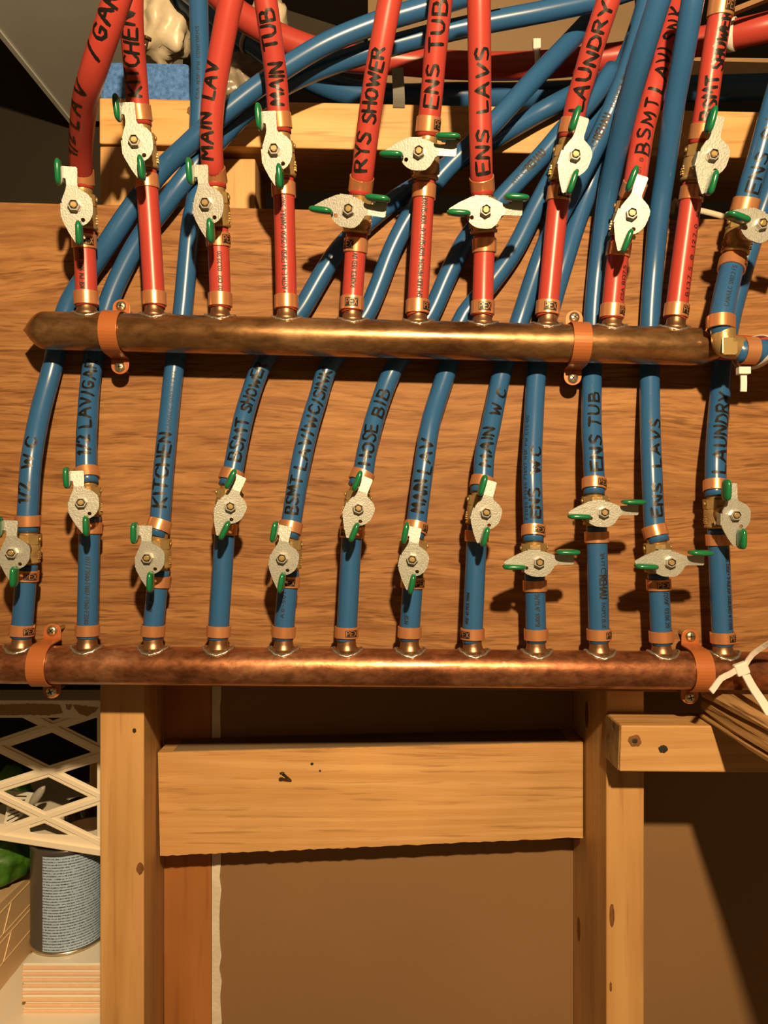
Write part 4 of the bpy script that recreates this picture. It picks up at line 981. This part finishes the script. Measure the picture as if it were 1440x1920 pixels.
# dark board beyond, left of the rail
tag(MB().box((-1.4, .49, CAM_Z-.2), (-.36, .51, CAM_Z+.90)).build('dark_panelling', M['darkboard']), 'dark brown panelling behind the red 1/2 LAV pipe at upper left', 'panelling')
# floor joists overhead
tag(MB().box((fx(705,.80), .18, CAM_Z+.405), (fx(1075,.80), .22, CAM_Z+.62)).build('floor_joist', M['pine_z']), 'tan floor joist high behind the red mains', 'joist') if False else None
f = [W(690,192,.80), W(1190,188,.80), W(1190,-80,.80), W(690,-80,.80)]
tag(MB().hexa(f, [q+Vector((0,.04,0)) for q in f]).build('rim_board', mat('aged_rim_board', (.25,.17,.09), .6, noise=(12, (.19,.125,.065), 2), stretch=(.3,1,1))), 'brownish rim board behind the red main between ENS TUB and LAUNDRY pipes', 'board')
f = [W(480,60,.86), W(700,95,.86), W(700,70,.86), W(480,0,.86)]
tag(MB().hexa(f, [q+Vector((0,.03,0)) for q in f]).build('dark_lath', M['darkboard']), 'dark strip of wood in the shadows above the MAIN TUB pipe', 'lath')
f = [W(1225,112,.80), W(1480,118,.80), W(1480,110,.80), W(1225,106,.80)]
tag(MB().hexa(f, [q+Vector((0,.03,0)) for q in f]).build('thin_lath', M['brownpaper']), 'thin wooden lath edge in the dark bay at upper right', 'lath')
f = [W(1378,22,.60), W(1470,-15,.58), W(1470,-24,.58), W(1378,12,.60)]
tag(MB().hexa(f, [q+Vector((0,.006,0)) for q in f]).build('wood_strip', M['paper']), 'thin pale wooden strip at the top right corner', 'strip')
# beige cable at the panel's top edge
tag(tube_mb(frames(spline([W(1258,400,.66), W(1261,388,.655), W(1266,377,.652), W(1275,386,.652), W(1290,391,.653), W(1320,397,.654), W(1360,408,.655), W(1400,425,.658)])), .0026, 12).build('cable', M['wire']), 'beige electrical cable looping along the top edge of the plywood', 'cable')
# sponge on the rail, nail standing on it
yS = .66
def slab(f, dy, nx, nz, jz, name, m, bev):
    mb = MB().hexa(f, [q+Vector((0,dy,0)) for q in f]); return mb.build(name, m, None, bev)
zt = W(0,184,D_STUD).z
sp = slab([Vector((fx(186,yS), yS-CAM_D, zt+.0035)), Vector((fx(356,yS), yS-CAM_D, zt+.0030)), Vector((fx(355,yS), yS-CAM_D, zt+.0425)), Vector((fx(186,yS), yS-CAM_D, zt+.0440))], .035, 1, 1, 0, 'scrub_sponge', M['foam'], .004)
tag(sp, 'blue scrub sponge standing on the rail behind the KITCHEN pipe', 'sponge')
fs0 = [Vector((fx(190,yS), yS-CAM_D+.001, zt-.0005)), Vector((fx(352,yS), yS-CAM_D+.001, zt-.0005)), Vector((fx(354,yS), yS-CAM_D+.001, zt+.0045)), Vector((fx(188,yS), yS-CAM_D+.001, zt+.0045))]
MB().hexa(fs0, [q+Vector((0,.033,0)) for q in fs0]).build('scouring_pad', M['dark'], sp)
nl = rod(W(269,100,.675), W(275,72,.672), .0022); nl.lathe([(0,-.001),(.0042,-.001),(.0042,.0014),(0,.0016)], 12, basis((W(275,72,.672)-W(269,100,.675)), TOCAM, W(275,72,.672)))
tag(nl.build('bolt', M['jar']), 'dark round headed bolt standing on the blue sponge', 'bolt')
def crumple(name, c, sx, sy, sz, m, label, cat, seed, amp=.28, sub=4):
    from mathutils import noise as NZ
    bm = bmesh.new(); bmesh.ops.create_icosphere(bm, subdivisions=sub, radius=1)
    for v in bm.verts:
        d = v.co.normalized(); o = Vector((seed*3.1, seed*1.7, seed))
        q = 1+amp*(NZ.noise(d*2.2+o)+.6*abs(NZ.noise(d*5+o))+.35*NZ.noise(d*11+o))
        v.co = Vector((d.x*sx*q, d.y*sy*q, d.z*sz*q))
    me = bpy.data.meshes.new(name); bm.to_mesh(me); bm.free(); me.materials.append(m)
    for p in me.polygons: p.use_smooth = True
    o = bpy.data.objects.new(name, me); COL.objects.link(o); o.location = c
    return tag(o, label, cat)
crumple('plastic_bag', W(303,42,.76), .032, .028, .036, M['bag'], 'cloudy cream plastic bag bundled above the blue sponge', 'bag', 3)
crumple('plastic_bag', W(452,150,.745), .026, .02, .024, M['clear'], 'crumpled grey plastic bag between MAIN LAV and MAIN TUB pipes', 'bag', 8, .35)
crumple('plastic_bag', W(505,35,.78), .018, .015, .024, M['bag'], 'small cloudy plastic scrap behind the top of the MAIN TUB pipe', 'plastic scrap', 12, .35, 3)
# ------------------------------------------------------------------ storage at lower left
# strip of drywall under the panel
zt2 = W(0,1313,.655).z
mb = MB().box((-.62, .655-CAM_D, W(0,1346,.655).z), (fx(187,D_STUD)-.0003, .694-CAM_D, zt2))
ds = tag(mb.build('drywall_strip', M['cream'], None, .0006), 'cream painted drywall strip with torn brown paper, above the crate', 'strip')
def torn(pts):
    out = []
    for (x0, y0), (x1, y1) in zip(pts, pts[1:]+pts[:1]):
        n = max(1, int(math.hypot(x1-x0, y1-y0)/4))
        for k in range(n): out.append((x0+(x1-x0)*k/n+random.uniform(-.7,.7), y0+(y1-y0)*k/n+random.uniform(-1.1,1.1)))
    return out
for L in ([(-30,1322),(12,1321),(60,1319),(112,1321),(118,1336),(90,1341),(40,1340),(-30,1341)], [(138,1322),(165,1324),(185,1326),(180,1333),(165,1342),(150,1338),(142,1330)], [(124,1321),(136,1321),(131,1331),(125,1328)]):
    q = torn(L)
    mb = MB(); 
    if area(q) > 0: q = q[::-1]
    mb.poly([(x, -y) for x, y in q][::1] if area([(x, -y) for x, y in q]) > 0 else [(x, -y) for x, y in q][::-1], [], 1, lambda x, y, z: W(x, -y, .655)+Vector((0, -.0002-.0004*z, 0)))
    mb.build('torn_paper', M['brownpaper'], ds)
# shelf
ZS = W(0,1901,.78).z
tag(MB().box((-.80, .742-CAM_D, ZS-.018), (fx(187,D_STUD)-.0005, .48, ZS)).build('shelf_board', M['tile'], None, .001), 'white shelf board at the bottom left under the tile stack', 'shelf')
# stack of tiles
N_T = 8; hT = (W(0,1807,.78).z-ZS)/N_T
tile_me = None; tx0, tx1 = fx(41,.78), fx(214,.78); dpt = .105
words_t = ['topmost', 'second from top', 'third from top', 'fourth from top', 'fourth from bottom', 'third from bottom', 'second from bottom', 'bottom']
for k in range(N_T):
    zc = ZS+k*hT
    if tile_me is None:
        b = MB().box((-(tx1-tx0)/2, 0, .0001), ((tx1-tx0)/2, dpt, hT*.52)); tile_me = b.data('ceramic_tile', M['bisque'])
        g = MB().box((-(tx1-tx0)/2+.0006,   .0008, hT*.52), ((tx1-tx0)/2-.0006, dpt-.0008, hT*.98)); glaze_me = g.data('glaze', M['tile'])
    o = bpy.data.objects.new('ceramic_tile', tile_me); COL.objects.link(o); o.location = ((tx0+tx1)/2+random.uniform(-.0008,.0008)+(.002 if k == 1 else 0), .78-CAM_D+random.uniform(-.0012,.0012), zc)
    bv = o.modifiers.new('bevel', 'BEVEL'); bv.width = .0006; bv.segments = 2
    tag(o, 'white glazed ceramic tile, %s in the stack beneath the tin' % words_t[N_T-1-k], 'tile', 'stacked tiles under the tin')
    c = bpy.data.objects.new('glaze', glaze_me); COL.objects.link(c); c.parent = o
    bv = c.modifiers.new('bevel', 'BEVEL'); bv.width = .0009; bv.segments = 2
# tin on the tiles
zt3 = ZS+N_T*hT; RC = .0385; cxn = fx(128,.83); cyn = .83-CAM_D
hC = (W(0,1590,.80).z-zt3)
tin = empty('tin_can', (cxn, cyn, zt3), 'tin can with pale blue printed label standing on the tile stack', 'tin')
Mt = Matrix.Translation((cxn, cyn, zt3))
MB().lathe([(RC-.002,0),(RC,.0008),(RC,.003),(RC-.001,.0042),(RC-.001,hC-.0042),(RC,hC-.003),(RC,hC-.0005),(RC-.002,hC),(RC-.004,hC-.003)], 48, Mt).build('can_body', M['tin'], tin)
MB().lathe([(RC-.0022,.0001),(RC+.0004,.0008),(RC+.0006,.0022),(RC-.0002,.0038),(RC-.0012,.0040)], 48, Mt, True, False).build('bottom_rim', M['rim'], tin)
vs = []; n = 30
for i in range(n+1):
    a = math.radians(-108+ (115)*i/n)   # from left of front round to the right
    for z in (.0045, hC-.006): vs.append(Vector((cxn+(RC-.0006)*math.cos(a), cyn+(RC-.0006)*math.sin(a), zt3+z)))
MB().add(vs, [(2*i, 2*i+2, 2*i+3, 2*i+1) for i in range(n)], True).build('paper_label', M['label'], tin)
# crate standing on the tin
DC = .80
def CP(x, y, o=0): 
    d = DC-(x-90)/187*.012-o; return W(x, y, d)
crate = empty('plastic_crate', CP(90,1600)+Vector((0,.05,0)), 'cream plastic lattice crate on the shelf, over the tin can', 'crate')
def bar(mb, a, b, wpx, o0, o1):
    (x0, y0), (x1, y1) = a, b; l = math.hypot(x1-x0, y1-y0); nx, ny = -(y1-y0)/l*wpx/2, (x1-x0)/l*wpx/2
    q = [(x0+nx, y0+ny), (x1+nx, y1+ny), (x1-nx, y1-ny), (x0-nx, y0-ny)]
    mb.hexa([CP(x, y, o1) for x, y in q], [CP(x, y, o0) for x, y in q])
def ext(a, b, x0, x1):
    s = (b[1]-a[1])/(b[0]-a[0]); return (x0, a[1]+s*(x0-a[0])), (x1, a[1]+s*(x1-a[0]))
DIAG = [((0,1401),(185,1492)), ((0,1492),(185,1581)), ((0,1313),(185,1405)), ((0,1395),(140,1348)), ((0,1475),(185,1417)), ((0,1561),(185,1498)), ((60,1600),(185,1579-19))]
mb = MB()
for a, b in DIAG[:6]:
    p, q = ext(a, b, -60, 200); bar(mb, p, q, 21, -.004, 0)
lat = mb.build('lattice', M['crate'], crate, .0008)
mb = MB()
for a, b in DIAG[:6]:
    s = (b[1]-a[1])/(b[0]-a[0]); p, q = ext(a, b, -60, 200); bar(mb, p, q, 8.5, 0, .0016)
mb.build('lattice_rib', M['crate'], crate, .0004)
mb = MB()
mb.hexa([CP(-60,1553), CP(60,1560), CP(200,1592), CP(-60,1568)], [CP(-60,1553,-.004), CP(60,1560,-.004), CP(200,1592,-.004), CP(-60,1568,-.004)])
mb.hexa([CP(-60,1566,.006), CP(200,1607,.006), CP(200,1595,.006), CP(-60,1556,.006)], [CP(-60,1566,-.006), CP(200,1607,-.006), CP(200,1595,-.006), CP(-60,1556,-.006)])
mb.hexa([CP(-60,1558,.001), CP(200,1597,.001), CP(200,1572,.001), CP(126,1565,.001)], [CP(-60,1558,-.004), CP(200,1597,-.004), CP(200,1572,-.004), CP(126,1565,-.004)])
mb.hexa([CP(-60,1556,.001), CP(60,1574,.001), CP(54,1546,.001), CP(-60,1543,.001)], [CP(-60,1556,-.004), CP(60,1574,-.004), CP(54,1546,-.004), CP(-60,1543,-.004)])
mb.build('bottom_rail', M['crate'], crate, .0006)
mb = MB(); mb.hexa([CP(182,1605), CP(200,1605), CP(200,1300), CP(182,1300)], [CP(182,1605,-.004), CP(200,1605,-.004), CP(200,1300,-.004), CP(182,1300,-.004)]); mb.build('corner_post', M['crate'], crate, .0006)
mb = MB(); f = [CP(-60,1562), CP(200,1600), CP(200,1597), CP(-60,1558)]; mb.hexa(f, [q+Vector((0,.16,.004)) for q in f]); mb.build('crate_floor', M['crate'], crate)
# things inside the crate
f = [CP(6,1552,-.03), CP(40,1530,-.03), CP(62,1487,-.03), CP(18,1482,-.03)]
cd_ = tag(MB().hexa(f, [q+Vector((.001,.0012,0)) for q in f]).build('printed_card', M['white']), 'white printed card leaning inside the cream crate', 'card')
mb = MB()
for k in range(6):
    t = (k+1)/7; a = f[3].lerp(f[0], t).lerp(f[2].lerp(f[1], t), .15); b = f[3].lerp(f[0], t).lerp(f[2].lerp(f[1], t), .8)
    o = Vector((0,-.0004,0)); u = Vector((0,0,.0006)); mb.add([a+o-u, b+o-u, b+o+u, a+o+u], [(0,1,2,3)])
mb.build('print_line', M['print'], cd_)
crumple('spoon', CP(70,1492,-.022), .0045, .004, .013, mat('grey_plastic', (.36,.34,.30), .3), 'grey plastic spoon end poking up inside the crate', 'spoon', 4, .08, 3).rotation_euler = (0, .65, 0)
Mj = Matrix.Translation(CP(158,1596,-.055)+Vector((0,0,.005)))
tag(MB().lathe([(.020,0),(.021,.002),(.021,.040),(.018,.046),(.018,.050)], 32, Mj).build('jar', M['jar']), 'dark brown jar inside the crate beside the stud', 'jar')
f = [CP(166,1590,-.11), CP(184,1590,-.11), CP(184,1400,-.11), CP(168,1400,-.11)]
tag(MB().hexa(f, [q+Vector((0,.006,0)) for q in f]).build('yellow_stick', M['yellow'], None, .001), 'yellow stick upright inside the crate at its right end', 'stick')
crumple('green_packet', CP(14,1505,-.09)+Vector((0,.01,0)), .022, .02, .040, M['greenbag'], 'dark green packet inside the crate behind the white card', 'packet', 6, .2)
# patterned box beside the tiles
XB = -.4057; yA, yB = .06, .894-CAM_D; zA, zB_ = ZS, ZS+.0965
mb = MB().hexa([(XB-.09,yA,zA),(XB,yA,zA),(XB,yA,zB_+.003),(XB-.09,yA,zB_+.003)], [(XB-.09,yB,zA),(XB,yB,zA),(XB,yB,zB_-.006),(XB-.09,yB,zB_-.006)])
bx = tag(mb.build('tile_box', M['card'], None, .0015), 'tan box with embossed slanted lines at the lower left edge', 'box')
mb = MB()
for zc in (zA+.026, zA+.050, zA+.056, zA+.082):
    mb.box((XB-.0002, yA+.004, zc), (XB+.0008, yB-.003, zc+.0012))
for row, (q0, q1) in enumerate(((zA+.026, zA+.050), (zA+.056, zA+.082))):
    for k in range(6):
        y = yA+.01+k*.0265
        mb.hexa([(XB-.0002,y,q0),(XB+.0008,y,q0),(XB+.0008,y+.018,q1),(XB-.0002,y+.018,q1)], [(XB-.0002,y+.0016,q0),(XB+.0008,y+.0016,q0),(XB+.0008,y+.0196,q1),(XB-.0002,y+.0196,q1)])
mb.build('embossed_line', M['cardline'], bx)
crumple('green_bag', Vector((XB-.035, .235, zB_+.030)), .050, .03, .034, M['greenbag'], 'green printed bag resting on the tan box behind the tin', 'bag', 2, .18)
